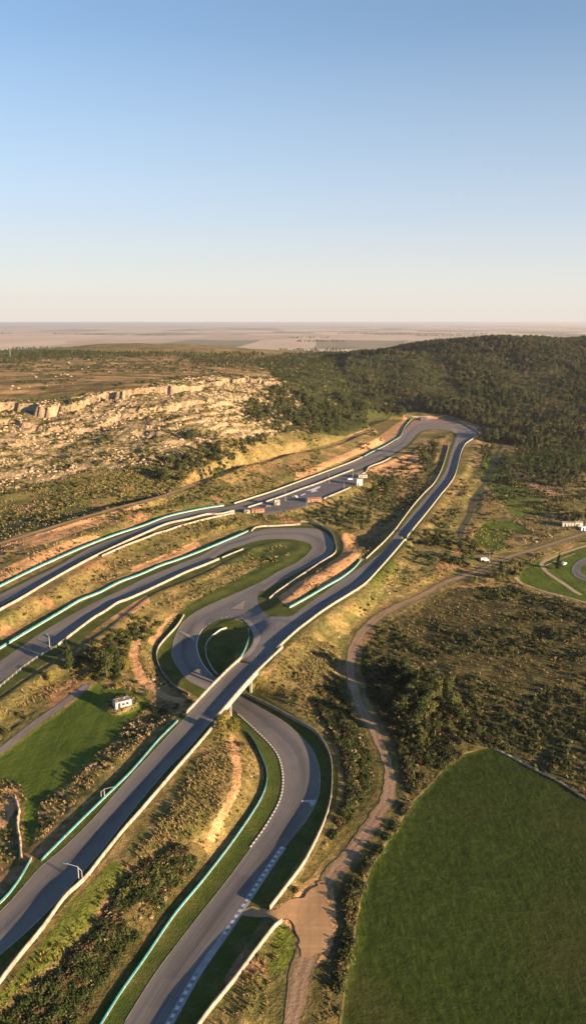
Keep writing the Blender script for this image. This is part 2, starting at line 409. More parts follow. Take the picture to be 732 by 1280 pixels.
def sampler(A):
    def f(x, y):
        x = np.asarray(x, float); y = np.asarray(y, float)
        i = np.clip(np.searchsorted(gx, x) - 1, 0, len(gx) - 2); j = np.clip(np.searchsorted(gy, y) - 1, 0, len(gy) - 2)
        fx = np.clip((x - gx[i]) / (gx[i + 1] - gx[i]), 0, 1); fy = np.clip((y - gy[j]) / (gy[j + 1] - gy[j]), 0, 1)
        return (A[j, i] * (1 - fx) + A[j, i + 1] * fx) * (1 - fy) + (A[j + 1, i] * (1 - fx) + A[j + 1, i + 1] * fx) * fy
    return f
# final ground with the hut mound, the bank between the loops
mx, my = P(153, 881, 4.3 * K)
Z += 1.3 * (1 - sstep(3.5, 7.0, np.hypot((X - mx) * .9, (Y - my) * .8)))
hz = sampler(Z)

def hit(u, v, dz=0.0):
    """where the view ray meets the ground raised by dz"""
    u = np.atleast_1d(np.asarray(u, float)); v = np.atleast_1d(np.asarray(v, float))
    a, ry, rz = ray(u, v)
    ts = np.concatenate([[0], np.geomspace(60, 6000, 900)])
    lo = np.zeros(len(u)); hi = np.full(len(u), 6000.0); done = np.zeros(len(u), bool)
    for k in range(1, len(ts)):
        t = ts[k]
        below = (H + rz * t) < hz(a * t, ry * t) + dz
        new = below & ~done
        lo[new] = ts[k - 1]; hi[new] = t; done |= below
        if done.all(): break
    for _ in range(18):
        m = (lo + hi) / 2
        b = (H + rz * m) < hz(a * m, ry * m) + dz
        hi = np.where(b, m, hi); lo = np.where(b, lo, m)
    x = a * hi; y = ry * hi
    return np.stack([x, y, hz(x, y)], 1)

U, V, D = project(X, Y, Z)
def pm(name): 
    r = np.zeros(Z.shape); r[front] = inpoly(U[front], V[front], POLY[name]); return r
# ------------------------------------------------------------------ materials
def mat(name):
    m = bpy.data.materials.new(name); m.use_nodes = True
    nt = m.node_tree; b = nt.nodes['Principled BSDF']
    b.inputs['Roughness'].default_value = .9
    b.inputs['Specular IOR Level'].default_value = .25
    return m, nt, b
def N(nt, t, **kw):
    n = nt.nodes.new(t)
    for k, v in kw.items():
        if k in n.inputs: n.inputs[k].default_value = v
        else: setattr(n, k, v)
    return n
def ramp(nt, fac, stops, interp='LINEAR'):
    r = nt.nodes.new('ShaderNodeValToRGB'); r.color_ramp.interpolation = interp
    e = r.color_ramp.elements
    while len(e) > len(stops): e.remove(e[-1])
    while len(e) < len(stops): e.new(.5)
    for i, (p, c) in enumerate(stops):
        e[i].position = p; e[i].color = (*c, 1) if len(c) == 3 else c
    nt.links.new(fac, r.inputs[0]); return r.outputs[0]
def mix(nt, fac, a, b, mode='MIX'):
    m = nt.nodes.new('ShaderNodeMix'); m.data_type = 'RGBA'; m.blend_type = mode
    if isinstance(fac, (int, float)): m.inputs[0].default_value = fac
    else: nt.links.new(fac, m.inputs[0])
    for s, q in ((6, a), (7, b)):
        if isinstance(q, tuple): m.inputs[s].default_value = (*q, 1) if len(q) == 3 else q
        else: nt.links.new(q, m.inputs[s])
    return m.outputs[2]
def math_(nt, op, a, b=0.0, clamp=False):
    m = nt.nodes.new('ShaderNodeMath'); m.operation = op; m.use_clamp = clamp
    for i, q in enumerate((a, b)):
        if isinstance(q, (int, float)): m.inputs[i].default_value = q
        else: nt.links.new(q, m.inputs[i])
    return m.outputs[0]
def noise(nt, vec, scale, detail=5, rough=.6, off=None):
    n = nt.nodes.new('ShaderNodeTexNoise'); n.inputs['Scale'].default_value = scale
    n.inputs['Detail'].default_value = detail; n.inputs['Roughness'].default_value = rough
    if vec is not None: nt.links.new(vec, n.inputs['Vector'])
    return n.outputs['Fac']
def mapping(nt, vec, scale=(1, 1, 1), loc=(0, 0, 0), rot=(0, 0, 0)):
    m = nt.nodes.new('ShaderNodeMapping'); m.inputs['Scale'].default_value = scale; m.inputs['Location'].default_value = loc; m.inputs['Rotation'].default_value = rot
    nt.links.new(vec, m.inputs[0]); return m.outputs[0]
def soft(nt, x, a, b):
    m = nt.nodes.new('ShaderNodeMapRange'); m.interpolation_type = 'SMOOTHSTEP'; m.inputs[1].default_value = a; m.inputs[2].default_value = b
    nt.links.new(x, m.inputs[0]); return m.outputs[0]
def bump(nt, b, h, strength, dist):
    n = nt.nodes.new('ShaderNodeBump'); n.inputs['Strength'].default_value = strength; n.inputs['Distance'].default_value = dist
    nt.links.new(h, n.inputs['Height']); nt.links.new(n.outputs[0], b.inputs['Normal'])
def solid(name, col, rough=.8, var=.25, scale=1.5, spec=.25):
    m, nt, b = mat(name)
    tc = nt.nodes.new('ShaderNodeTexCoord').outputs['Object']
    n = noise(nt, tc, scale, 6)
    d = tuple(c * (1 - var) for c in col); l = tuple(min(1, c * (1 + var)) for c in col)
    nt.links.new(ramp(nt, n, [(.3, d), (.7, l)]), b.inputs['Base Color'])
    b.inputs['Roughness'].default_value = rough; b.inputs['Specular IOR Level'].default_value = spec
    return m

def ground_material():
    m, nt, b = mat('ground_cover')
    L = nt.links
    geo = nt.nodes.new('ShaderNodeNewGeometry'); pos = geo.outputs['Position']
    def attr(nm):
        a = nt.nodes.new('ShaderNodeAttribute'); a.attribute_name = nm
        s = nt.nodes.new('ShaderNodeSeparateColor'); L.new(a.outputs['Color'], s.inputs[0]); return s.outputs
    c1 = attr('cover_a'); c2 = attr('cover_b'); c3 = attr('cover_c')
    big = noise(nt, pos, .012, 6, .62); mid = noise(nt, pos, .07, 6, .65); fine = noise(nt, pos, .45, 5, .7); vf = noise(nt, pos, 1.6, 3, .7)
    jitter = math_(nt, 'MULTIPLY', math_(nt, 'SUBTRACT', math_(nt, 'ADD', math_(nt, 'MULTIPLY', mid, .5), math_(nt, 'MULTIPLY', fine, .5)), .5), 1.6)
    def msk(x, lo=.35, hi=.65): return soft(nt, math_(nt, 'ADD', x, jitter), lo, hi)
    # dry grassland
    olive = (.085, .085, .028); tan = (.27, .2, .08); straw = (.44, .32, .14); brown = (.15, .12, .045)
    g = ramp(nt, math_(nt, 'ADD', math_(nt, 'MULTIPLY', mid, .55), math_(nt, 'MULTIPLY', fine, .45)), [(.34, olive), (.47, brown), (.56, tan), (.68, straw)])
    og = ramp(nt, math_(nt, 'ADD', math_(nt, 'MULTIPLY', fine, .6), math_(nt, 'MULTIPLY', mid, .4)), [(.35, (.05, .058, .018)), (.5, (.11, .11, .034)), (.65, (.23, .19, .065))])
    g = mix(nt, soft(nt, big, .44, .6), g, og)
    # reddish earth patches
    red = ramp(nt, fine, [(.3, (.2, .1, .05)), (.55, (.34, .19, .1)), (.75, (.46, .3, .17))])
    g = mix(nt, math_(nt, 'MULTIPLY', soft(nt, noise(nt, mapping(nt, pos, loc=(40, 9, 3)), .035, 6, .65), .54, .62), .85), g, red)
    # straw
    st = ramp(nt, fine, [(.3, (.11, .09, .03)), (.5, (.25, .19, .075)), (.7, (.42, .3, .13))])
    g = mix(nt, msk(c2[2]), g, mix(nt, soft(nt, mid, .4, .54), st, og))
    # scrub
    sc = ramp(nt, math_(nt, 'ADD', math_(nt, 'MULTIPLY', fine, .5), math_(nt, 'MULTIPLY', mid, .5)), [(.36, (.035, .037, .013)), (.48, (.075, .068, .024)), (.57, (.125, .1, .038)), (.67, (.2, .14, .06))])
    g = mix(nt, msk(c2[0]), g, sc)
    # bare soil
    so = ramp(nt, math_(nt, 'ADD', math_(nt, 'MULTIPLY', fine, .6), math_(nt, 'MULTIPLY', mid, .4)), [(.33, (.22, .12, .055)), (.5, (.48, .27, .13)), (.66, (.62, .4, .22))])
    g = mix(nt, msk(c1[1]), g, so)
    # lime grass
    li = ramp(nt, fine, [(.3, (.05, .075, .014)), (.55, (.13, .17, .02)), (.75, (.2, .2, .05))])
    g = mix(nt, math_(nt, 'MULTIPLY', msk(c3[0], .4, .75), .85), g, li)
    # mown / pasture green
    stripes = noise(nt, mapping(nt, pos, (.5, .03, .1), rot=(0, 0, .5)), 1.0, 4, .6)
    gr = ramp(nt, math_(nt, 'ADD', math_(nt, 'MULTIPLY', mid, .5), math_(nt, 'MULTIPLY', stripes, .5)), [(.33, (.045, .068, .01)), (.5, (.075, .11, .014)), (.66, (.12, .145, .025))])
    g = mix(nt, msk(c1[0], .42, .58), g, gr)
    # the big field, darker crop with faint brown patches
    rows = noise(nt, mapping(nt, pos, (1.3, .22, .1), rot=(0, 0, -.35)), 1.0, 5, .75)
    fl = ramp(nt, math_(nt, 'ADD', math_(nt, 'MULTIPLY', fine, .45), math_(nt, 'MULTIPLY', rows, .55)), [(.36, (.011, .022, .003)), (.5, (.022, .038, .005)), (.64, (.045, .062, .012))])
    fl = mix(nt, math_(nt, 'MULTIPLY', soft(nt, noise(nt, pos, .02, 4, .5), .5, .66), .35), fl, (.06, .052, .02))
    g = mix(nt, soft(nt, c2[1], .4, .6), g, fl)
    # rock on steep faces
    nz = nt.nodes.new('ShaderNodeSeparateXYZ'); L.new(geo.outputs['True Normal'], nz.inputs[0])
    steep = soft(nt, math_(nt, 'ADD', nz.outputs[2], math_(nt, 'MULTIPLY', math_(nt, 'SUBTRACT', fine, .5), .45)), .9, .72)
    vor = nt.nodes.new('ShaderNodeTexVoronoi'); vor.inputs['Scale'].default_value = .35; L.new(mapping(nt, pos, (1, 1, 2.5)), vor.inputs['Vector'])
    rk = ramp(nt, math_(nt, 'ADD', math_(nt, 'MULTIPLY', vf, .5), math_(nt, 'MULTIPLY', fine, .5)), [(.32, (.15, .105, .06)), (.5, (.35, .25, .15)), (.68, (.52, .385, .25))])
    rk = mix(nt, .35, rk, mix(nt, soft(nt, vor.outputs['Distance'], .1, .9), (.55, .44, .3), (.22, .16, .1)))
    hg = ramp(nt, math_(nt, 'ADD', math_(nt, 'MULTIPLY', fine, .6), math_(nt, 'MULTIPLY', mid, .4)), [(.38, (.05, .055, .018)), (.5, (.11, .105, .035)), (.6, (.22, .17, .07)), (.7, (.38, .26, .13))])
    patch = soft(nt, noise(nt, mapping(nt, pos, (.22, .22, .8)), 1.0, 6, .72), .485, .565)
    hr = mix(nt, math_(nt, 'MAXIMUM', steep, patch), hg, rk)
    g = mix(nt, soft(nt, c1[2], .2, .7), g, hr)
    pt = ramp(nt, noise(nt, mapping(nt, pos, (.012, .04, 0)), 1.0, 6, .7), [(.36, (.05, .052, .018)), (.46, (.12, .095, .035)), (.54, (.3, .19, .085)), (.66, (.44, .3, .15))])
    at = nt.nodes.new('ShaderNodeAttribute'); at.attribute_name = 'cover_d'; sd_ = nt.nodes.new('ShaderNodeSeparateColor'); L.new(at.outputs['Color'], sd_.inputs[0])
    g = mix(nt, math_(nt, 'MULTIPLY', sd_.outputs[0], .85), g, pt)
    g = mix(nt, sd_.outputs[1], g, ramp(nt, mid, [(.35, (.04, .045, .018)), (.6, (.1, .09, .035)), (.75, (.17, .13, .055))]))
    # forest floor
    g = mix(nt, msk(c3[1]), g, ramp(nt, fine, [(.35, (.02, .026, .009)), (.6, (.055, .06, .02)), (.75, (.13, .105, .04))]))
    # plain
    pw = mapping(nt, pos, (.0011, .00034, 0), rot=(0, 0, .12))
    v2 = nt.nodes.new('ShaderNodeTexVoronoi'); v2.distance = 'CHEBYCHEV'; v2.inputs['Scale'].default_value = 1.0; L.new(pw, v2.inputs['Vector'])
    s2 = nt.nodes.new('ShaderNodeSeparateColor'); L.new(v2.outputs['Color'], s2.inputs[0])
    pl = ramp(nt, s2.outputs[0], [(0, (.5, .38, .27)), (.25, (.19, .18, .1)), (.38, (.72, .56, .41)), (.58, (.38, .33, .21)), (.7, (.62, .48, .36)), (.9, (.15, .16, .09))], 'CONSTANT')
    pl = mix(nt, .35, pl, ramp(nt, noise(nt, mapping(nt, pos, (.004, .0009, 0)), 1.0, 5), [(.35, (.14, .12, .06)), (.65, (.42, .31, .2))]))
    g = mix(nt, c3[2], g, pl)
    L.new(g, b.inputs['Base Color'])
    b.inputs['Roughness'].default_value = .95; b.inputs['Specular IOR Level'].default_value = .1
    hh = math_(nt, 'ADD', math_(nt, 'MULTIPLY', fine, 1.0), math_(nt, 'MULTIPLY', vf, .35))
    hh = math_(nt, 'MULTIPLY', hh, math_(nt, 'SUBTRACT', 1.0, math_(nt, 'MULTIPLY', math_(nt, 'MAXIMUM', c1[0], c2[1]), .75)))
    hh = math_(nt, 'MULTIPLY', hh, math_(nt, 'SUBTRACT', 1.0, c3[2]))
    bump(nt, b, hh, .9, 1.6)
    return m

def tag(o, label=None, cat=None, group=None, kind=None):
    if label: o['label'] = label
    if cat: o['category'] = cat
    if group: o['group'] = group
    if kind: o['kind'] = kind
    return o
col = scene.collection
def mesh_obj(name, verts, faces, mats, parent=None, mi=None, uv=None, smooth=False, link=True):
    me = bpy.data.meshes.new(name)
    verts = np.asarray(verts, float)
    me.from_pydata(verts.tolist() if len(verts) < 200000 else verts.tolist(), [], [list(f) for f in faces] if not isinstance(faces, np.ndarray) else faces.tolist())
    for m_ in (mats if isinstance(mats, (list, tuple)) else [mats]): me.materials.append(m_)
    if mi is not None: me.polygons.foreach_set('material_index', np.asarray(mi, np.int32))
    if smooth: me.polygons.foreach_set('use_smooth', np.ones(len(me.polygons), bool))
    if uv is not None:
        ul = me.uv_layers.new(name='road_uv'); lv = np.empty(len(me.loops), np.int32); me.loops.foreach_get('vertex_index', lv)
        ul.data.foreach_set('uv', np.asarray(uv, np.float32)[lv].ravel())
    me.update()
    o = bpy.data.objects.new(name, me)
    if link: col.objects.link(o)
    if parent: o.parent = parent
    return o

# ------------------------------------------------------------------ GROUND
nyv, nxv = Z.shape
idx = np.arange(nyv * nxv).reshape(nyv, nxv)
quads = np.stack([idx[:-1, :-1], idx[:-1, 1:], idx[1:, 1:], idx[1:, :-1]], -1).reshape(-1, 4)
me = bpy.data.meshes.new('ground')
me.vertices.add(nyv * nxv); me.vertices.foreach_set('co', np.stack([X, Y, Z], -1).ravel().astype(np.float32))
me.loops.add(len(quads) * 4); me.loops.foreach_set('vertex_index', quads.ravel().astype(np.int32))
me.polygons.add(len(quads)); me.polygons.foreach_set('loop_start', np.arange(0, len(quads) * 4, 4, dtype=np.int32))
me.polygons.foreach_set('use_smooth', np.ones(len(quads), bool))
me.update(calc_edges=True)
mk = {k: pm(k) for k in POLY}
mk['mound'] = np.zeros(Z.shape); mk['mound'][front] = inpoly(U[front], V[front], [(132,882),(137,873),(150,868),(170,869),(176,876),(168,885),(155,893),(143,894),(134,889)])
for k_ in ('green',): mk[k_] = mk[k_] * (1 - mk['mound'])
grd = np.maximum.reduce([mk['green'], mk['kart'], mk['meadow'] * .8, mk['meadow2'], mk['meadow3'] * .6, mk['meadow4']])
soil = np.maximum.reduce([mk[k] for k in mk if k.startswith('soil')])
strw = np.maximum.reduce([mk[k] for k in mk if k.startswith('straw')] + [mk['mound']])
scr = np.maximum.reduce([mk['scrub'], mk['beltR'], mk['beltL'], mk['brushA'], mk['shade']])
lim = np.maximum.reduce([mk['lime1'], mk['lime2'], mk['lime3'], mk['lime4'] * .45, mk['slope'] * .5])
plain = sstep(1950, 2250, Y + np.abs(X) * .35) * (1 - sstep(-5, 30, Z))
plain = np.maximum(plain, sstep(2300 * K, 2900 * K, np.hypot(X * .9, Y)))
def colattr(nm, r, g, b_, n=1):
    a = me.color_attributes.new(nm, 'FLOAT_COLOR', 'POINT')
    d = np.ones((nyv * nxv, 4), np.float32)
    for i, q in enumerate((r, g, b_)): d[:, i] = blur(q.astype(float), n).ravel()
    a.data.foreach_set('color', d.ravel())
colattr('cover_a', grd, soil, m_rock); colattr('cover_b', scr, mk['field'], strw); colattr('cover_c', lim, mk['forest'], plain); colattr('cover_d', mk['plateau'] * (V > 442), mk['plateau'] * (V <= 442), lim * 0, 3)
me.materials.append(ground_material())
ground = bpy.data.objects.new('ground', me); col.objects.link(ground); tag(ground, kind='structure')

# ------------------------------------------------------------------ road surfaces
def asphalt_mat(name, base_c, kind='sheet'):
    """road surfaces; kind: 'track' (rubbered line, dusty edges), 'dirt' (wheel ruts) or 'sheet'"""
    m, nt, b = mat(name)
    uvn = nt.nodes.new('ShaderNodeUVMap'); uvn.uv_map = 'road_uv'; uv = uvn.outputs[0]
    geo = nt.nodes.new('ShaderNodeNewGeometry'); pos = geo.outputs['Position']
    streak = noise(nt, mapping(nt, uv, (.012, .9, 1)), 1.0, 5, .65)
    blot = noise(nt, pos, .09, 6, .65); gr = noise(nt, pos, 1.3, 4, .7)
    k = lambda q_: tuple(min(1, c_ * q_) for c_ in base_c)
    f = math_(nt, 'ADD', math_(nt, 'MULTIPLY', streak, .4), math_(nt, 'ADD', math_(nt, 'MULTIPLY', blot, .4), math_(nt, 'MULTIPLY', gr, .2)))
    c = ramp(nt, f, [(.36, k(.66)), (.5, base_c), (.62, k(1.4))])
    sp = nt.nodes.new('ShaderNodeSeparateXYZ'); nt.links.new(uv, sp.inputs[0]); lat = sp.outputs[1]
    wob = math_(nt, 'MULTIPLY', math_(nt, 'SUBTRACT', noise(nt, mapping(nt, uv, (.012, .01, 1)), 1.0, 2, .5), .5), 7.0)
    if kind == 'track':
        lin = noise(nt, mapping(nt, uv, (.03, 3.0, 1), loc=(3, 0, 0)), 1.0, 2, .5)
        c = mix(nt, math_(nt, 'MULTIPLY', soft(nt, lin, .6, .68), .4), c, k(1.6))
        d = math_(nt, 'ABSOLUTE', math_(nt, 'SUBTRACT', lat, wob))
        c = mix(nt, math_(nt, 'MULTIPLY', math_(nt, 'MULTIPLY', soft(nt, d, 2.2, .3), soft(nt, streak, .25, .55)), .75), c, k(.45))
        sk = noise(nt, mapping(nt, uv, (.02, 5.0, 1), loc=(31, 7, 0), rot=(0, 0, .02)), 1.0, 1, .4)
        c = mix(nt, math_(nt, 'MULTIPLY', soft(nt, sk, .6, .66), .7), c, k(.4))
        sk2 = noise(nt, mapping(nt, uv, (.016, 4.0, 1), loc=(11, 3, 0), rot=(0, 0, -.03)), 1.0, 1, .4)
        c = mix(nt, math_(nt, 'MULTIPLY', soft(nt, sk2, .62, .68), .5), c, k(1.8))
        e = math_(nt, 'ADD', math_(nt, 'ABSOLUTE', lat), math_(nt, 'MULTIPLY', math_(nt, 'SUBTRACT', noise(nt, pos, .35, 4, .7), .5), 2.0))
        c = mix(nt, math_(nt, 'MULTIPLY', soft(nt, e, 3.0, 4.6), .7), c, (base_c[0] * 1.5, base_c[1] * 1.35, base_c[2] * 1.1))
        sm_ = nt.nodes.new('ShaderNodeMath'); sm_.operation = 'PINGPONG'; nt.links.new(lat, sm_.inputs[0]); sm_.inputs[1].default_value = 2.3
        c = mix(nt, math_(nt, 'MULTIPLY', soft(nt, sm_.outputs[0], .08, .02), .3), c, k(.45))
    if kind == 'dirt':
        d = math_(nt, 'ABSOLUTE', math_(nt, 'SUBTRACT', math_(nt, 'ABSOLUTE', math_(nt, 'ADD', lat, math_(nt, 'MULTIPLY', wob, .1))), .95))
        c = mix(nt, math_(nt, 'MULTIPLY', soft(nt, d, .55, .15), .45), c, k(1.45))
        e = math_(nt, 'ADD', math_(nt, 'ABSOLUTE', lat), math_(nt, 'MULTIPLY', math_(nt, 'SUBTRACT', noise(nt, pos, .6, 4, .7), .5), 2.4))
        c = mix(nt, soft(nt, e, 1.5, 2.7), c, ramp(nt, gr, [(.3, (.09, .085, .03)), (.6, (.2, .16, .07))]))
    if kind == 'sheet':
        wv = nt.nodes.new('ShaderNodeTexWave'); wv.inputs['Scale'].default_value = .12; wv.inputs['Distortion'].default_value = 9; wv.inputs['Detail'].default_value = 3; wv.inputs['Detail Scale'].default_value = .35
        nt.links.new(pos, wv.inputs[0])
        c = mix(nt, math_(nt, 'MULTIPLY', soft(nt, wv.outputs['Fac'], .82, .95), .28), c, k(.55))
    br = nt.nodes.new('ShaderNodeTexVoronoi'); br.feature = 'DISTANCE_TO_EDGE'; br.inputs['Scale'].default_value = .07; nt.links.new(pos, br.inputs['Vector'])
    c = mix(nt, math_(nt, 'MULTIPLY', soft(nt, br.outputs['Distance'], .012, .0), .3), c, k(.55))
    if kind != 'dirt':   # resurfaced rectangles and scuffs
        pt = nt.nodes.new('ShaderNodeTexVoronoi'); pt.distance = 'CHEBYCHEV'; pt.inputs['Scale'].default_value = 1.0; nt.links.new(mapping(nt, uv, (.03, .16, 1)), pt.inputs['Vector'])
        ps = nt.nodes.new('ShaderNodeSeparateColor'); nt.links.new(pt.outputs['Color'], ps.inputs[0])
        c = mix(nt, .32, c, ramp(nt, ps.outputs[0], [(0, k(.6)), (.2, k(1.0)), (.6, k(1.25)), (.85, k(.85))], 'CONSTANT'))
    nt.links.new(c, b.inputs['Base Color'])
    b.inputs['Roughness'].default_value = .8; b.inputs['Specular IOR Level'].default_value = .35 if kind != 'dirt' else .1
    bump(nt, b, gr, .2 if kind != 'dirt' else .6, .05 if kind != 'dirt' else .3)
    return m
M_asph = asphalt_mat('asphalt', (.14, .13, .125), 'track')
M_asph2 = asphalt_mat('asphalt_apron', (.14, .13, .125))
M_pale = asphalt_mat('pale_asphalt', (.26, .225, .2))
M_grav = asphalt_mat('gravel', (.27, .18, .11), 'dirt')
M_dirt = asphalt_mat('dirt', (.36, .22, .105))
M_dirt2 = asphalt_mat('rutted_dirt', (.34, .21, .115), 'dirt')
M_redd = asphalt_mat('reddish_gravel', (.28, .17, .13))
def verge_mat():
    m, nt, b = mat('verge_grass')
    geo = nt.nodes.new('ShaderNodeNewGeometry'); pos = geo.outputs['Position']
    f = math_(nt, 'ADD', math_(nt, 'MULTIPLY', noise(nt, pos, .12, 5, .6), .55), math_(nt, 'MULTIPLY', noise(nt, pos, 1.1, 4, .7), .45))
    c = ramp(nt, f, [(.34, (.032, .05, .01)), (.48, (.055, .078, .014)), (.58, (.09, .095, .026)), (.68, (.16, .125, .055))])
    nt.links.new(c, b.inputs['Base Color']); b.inputs['Roughness'].default_value = .95; b.inputs['Specular IOR Level'].default_value = .1
    bump(nt, b, noise(nt, pos, 2.5, 3), .8, .4)
    return m
M_verge = verge_mat()

def ribbon(name, L, Rr, m, off, ncross=6, step=1.6, kind='structure', zfix=None, flip=False, rough=0.0):
    n = max(2, int(np.linalg.norm(np.diff((L + Rr)[:, :2] / 2, axis=0), axis=1).sum() / step))
    mid = (L + Rr) / 2; d = np.r_[0, np.cumsum(np.linalg.norm(np.diff(mid[:, :2], axis=0), axis=1))]
    s = np.linspace(0, d[-1], n)
    l = np.stack([np.interp(s, d, L[:, k]) for k in range(3)], 1); r = np.stack([np.interp(s, d, Rr[:, k]) for k in range(3)], 1)
    t = np.linspace(0, 1, ncross + 1)
    if rough:
        dl = l - r; dl[:, 2] = 0; dl /= np.linalg.norm(dl, axis=1)[:, None] + 1e-9
        l = l + dl * ((fbm(l[:, 0], l[:, 1], 5, 3, 90) - .5) * 2 * rough)[:, None]; r = r - dl * ((fbm(r[:, 0], r[:, 1], 5, 3, 95) - .5) * 2 * rough)[:, None]
    G = l[:, None] * (1 - t)[None, :, None] + r[:, None] * t[None, :, None]
    G[..., 2] = (hz(G[..., 0], G[..., 1]) + off) if zfix is None else G[..., 2] + zfix
    w = np.linalg.norm((l - r)[:, :2], axis=1)
    uv = np.stack([np.broadcast_to(s[:, None], G.shape[:2]), (t[None] - .5) * w[:, None]], -1)
    ii = np.arange(G.shape[0] * G.shape[1]).reshape(G.shape[:2])
    q = np.stack([ii[:-1, :-1], ii[:-1, 1:], ii[1:, 1:], ii[1:, :-1]], -1).reshape(-1, 4)
    o = mesh_obj(name, G.reshape(-1, 3), q, m, uv=uv.reshape(-1, 2), smooth=True)
    if kind: tag(o, kind=kind)
    return o
def offset_line(C, d):
    t = np.gradient(C[:, :2], axis=0); t /= np.linalg.norm(t, axis=1)[:, None] + 1e-9
    o = C.copy(); o[:, 0] -= t[:, 1] * d; o[:, 1] += t[:, 0] * d
    return o
def sheet(name, poly, m, off, px=True, step=2.0, smooth=4, kind='structure', zc=None, rough=0.0):
    """a draped polygon with its own fine mesh"""
    w = hit([p[0] for p in poly], [p[1] for p in poly])[:, :2] if px else np.asarray(poly, float)
    if smooth:
        w = catmull(np.vstack([w, w[:1]]), smooth)[:-1]
    ring = resample(np.hstack([np.vstack([w, w[:1]]), np.zeros((len(w) + 1, 1))]), step)[:-1, :2]
    if rough: ring = ring + np.stack([fbm(ring[:, 0], ring[:, 1], 4, 3, 101) - .5, fbm(ring[:, 0], ring[:, 1], 4, 3, 102) - .5], 1) * 2 * rough
    a = np.arange(ring[:, 0].min(), ring[:, 0].max(), step); b = np.arange(ring[:, 1].min(), ring[:, 1].max(), step)
    gx_, gy_ = np.meshgrid(a, b); k = inpoly(gx_, gy_, ring)
    pts = np.stack([gx_[k], gy_[k]], 1)
    pts = pts + rng.uniform(-.05, .05, pts.shape)
    allp = [Vector(q) for q in np.vstack([ring, pts]).tolist()]
    nb = len(ring)
    res = delaunay_2d_cdt(allp, [(i, (i + 1) % nb) for i in range(nb)], [list(range(nb))], 1, .01)
    vs = np.array([(q.x, q.y) for q in res[0]]); fs = [f for f in res[2]]
    z = hz(vs[:, 0], vs[:, 1]) + off
    if rough > 1.5: z = np.mean([hz(vs[:, 0] + a_, vs[:, 1] + b_) for a_ in (-2.4, -1.2, 0, 1.2, 2.4) for b_ in (-2.4, -1.2, 0, 1.2, 2.4)], 0) + off + .06
    z = z if zc is None else np.full(len(vs), zc)
    o = mesh_obj(name, np.column_stack([vs, z]), fs, m, uv=vs, smooth=True)
    if kind: tag(o, kind=kind)
    return o

# verge strips along the circuit
vb = .05
ribbon('grass_verge', offset_line(loopL, 6.3), offset_line(loopL, -.2), M_verge, vb, 4)
ribbon('grass_verge', offset_line(loopR, .2), offset_line(loopR, -5.6), M_verge, vb + .006, 4)
for a, b in ((0, i_b0), (i_b1 + 14, len(strL))):
    ribbon('grass_verge', offset_line(strL, 3.0)[a:b], offset_line(strL, -.2)[a:b], M_verge, vb + .012, 3)
for a, b in ((0, i_b0), (i_b1, len(strL))):
    ribbon('grass_verge', offset_line(strR, .2)[a:b], offset_line(strR, -2.4)[a:b], M_verge, vb + .018, 3)
ribbon('race_track', loopL, loopR, M_asph, .09, 7)
ribbon('race_track', strL[:i_b0 + 1], strR[:i_b0 + 1], M_asph, .10, 7)
ribbon('race_track', strL[i_b1:], strR[i_b1:], M_asph, .10, 7)
ribbon('gravel_road', gravL[:18], gravR[:18], M_grav, .07, 5, rough=1.0)
ribbon('gravel_road', gravL[31:], gravR[31:], M_grav, .07, 5, rough=1.0)
ribbon('dirt_track', offset_line(hill, 2.0), offset_line(hill, -2.0), M_dirt2, .10, 4, rough=1.2)
M_grassp = solid('path_grass', (.16, .13, .06), .95, .3, .3)
ribbon('grass_path', offset_line(stream, 1.8), offset_line(stream, -1.8), solid('rough_grass', (.07, .065, .028), .95, .4, .3), .08, 3)
ribbon('grass_path', offset_line(vpath, 1.8), offset_line(vpath, -1.8), M_grassp, .08, 3, rough=1.2)
ribbon('farm_path', offset_line(fpath, 1.7), offset_line(fpath, -1.7), asphalt_mat('old_asphalt', (.2, .165, .14)), .08, 3)
# apron where hairpin, link and straight meet
sheet('race_track', [(252,788),(262,770),(285,757),(307,741),(327,729),(328,737),(323,744),(325,757),(334,768),(352,771),(364,770),(378,762),(400,757),(392,766),(372,787),(352,800),(330,822),(312,838),(300,832),(310,818),(318,806),(319,795),(314,783),(302,775.5),(288,773),(270,776.5)], M_asph2, .115, smooth=3)
sheet('track_patch', [(303,774.5),(311,776),(318,783),(324,791),(325.5,799),(321,808),(312,820),(299,832),(297,830),(307,817),(315,806),(317,797),(313,786)], M_pale, .24)
sheet('track_patch', [(306,751),(304,762),(288,761)], M_pale, .24, smooth=0, step=1)
sheet('track_patch', [(223,789.5),(226,788.5),(245,799),(244,802)], M_pale, .24, smooth=0, step=1)
sheet('pit_apron', [(447.5,570),(470,561),(478,562.5),(497,551.5),(509,540),(523,529.5),(545,527),(566,530.5),(560,527),(545,523.5),(520,522),(512,530),(503,541),(495,551),(478,560)], M_redd, .13, smooth=2, rough=1.5)
sheet('paddock', paddock_px, asphalt_mat('paddock_asphalt', (.115, .105, .11)), .085, smooth=0)
sheet('dirt_junction', [(303,1144),(313,1132),(326,1136),(341,1137),(350,1135),(356,1146),(352,1152),(338,1148),(322,1147)], M_dirt, .13, smooth=2, step=1.0, rough=.9)
sheet('dirt_junction', [(345,1138),(368,1127),(389,1111),(400,1102),(409,1110),(409,1135),(410,1162),(402,1186),(390,1200),(376,1200),(374,1180),(374,1167),(356,1150)], M_dirt, .10, smooth=2, step=1.2, rough=2.2)
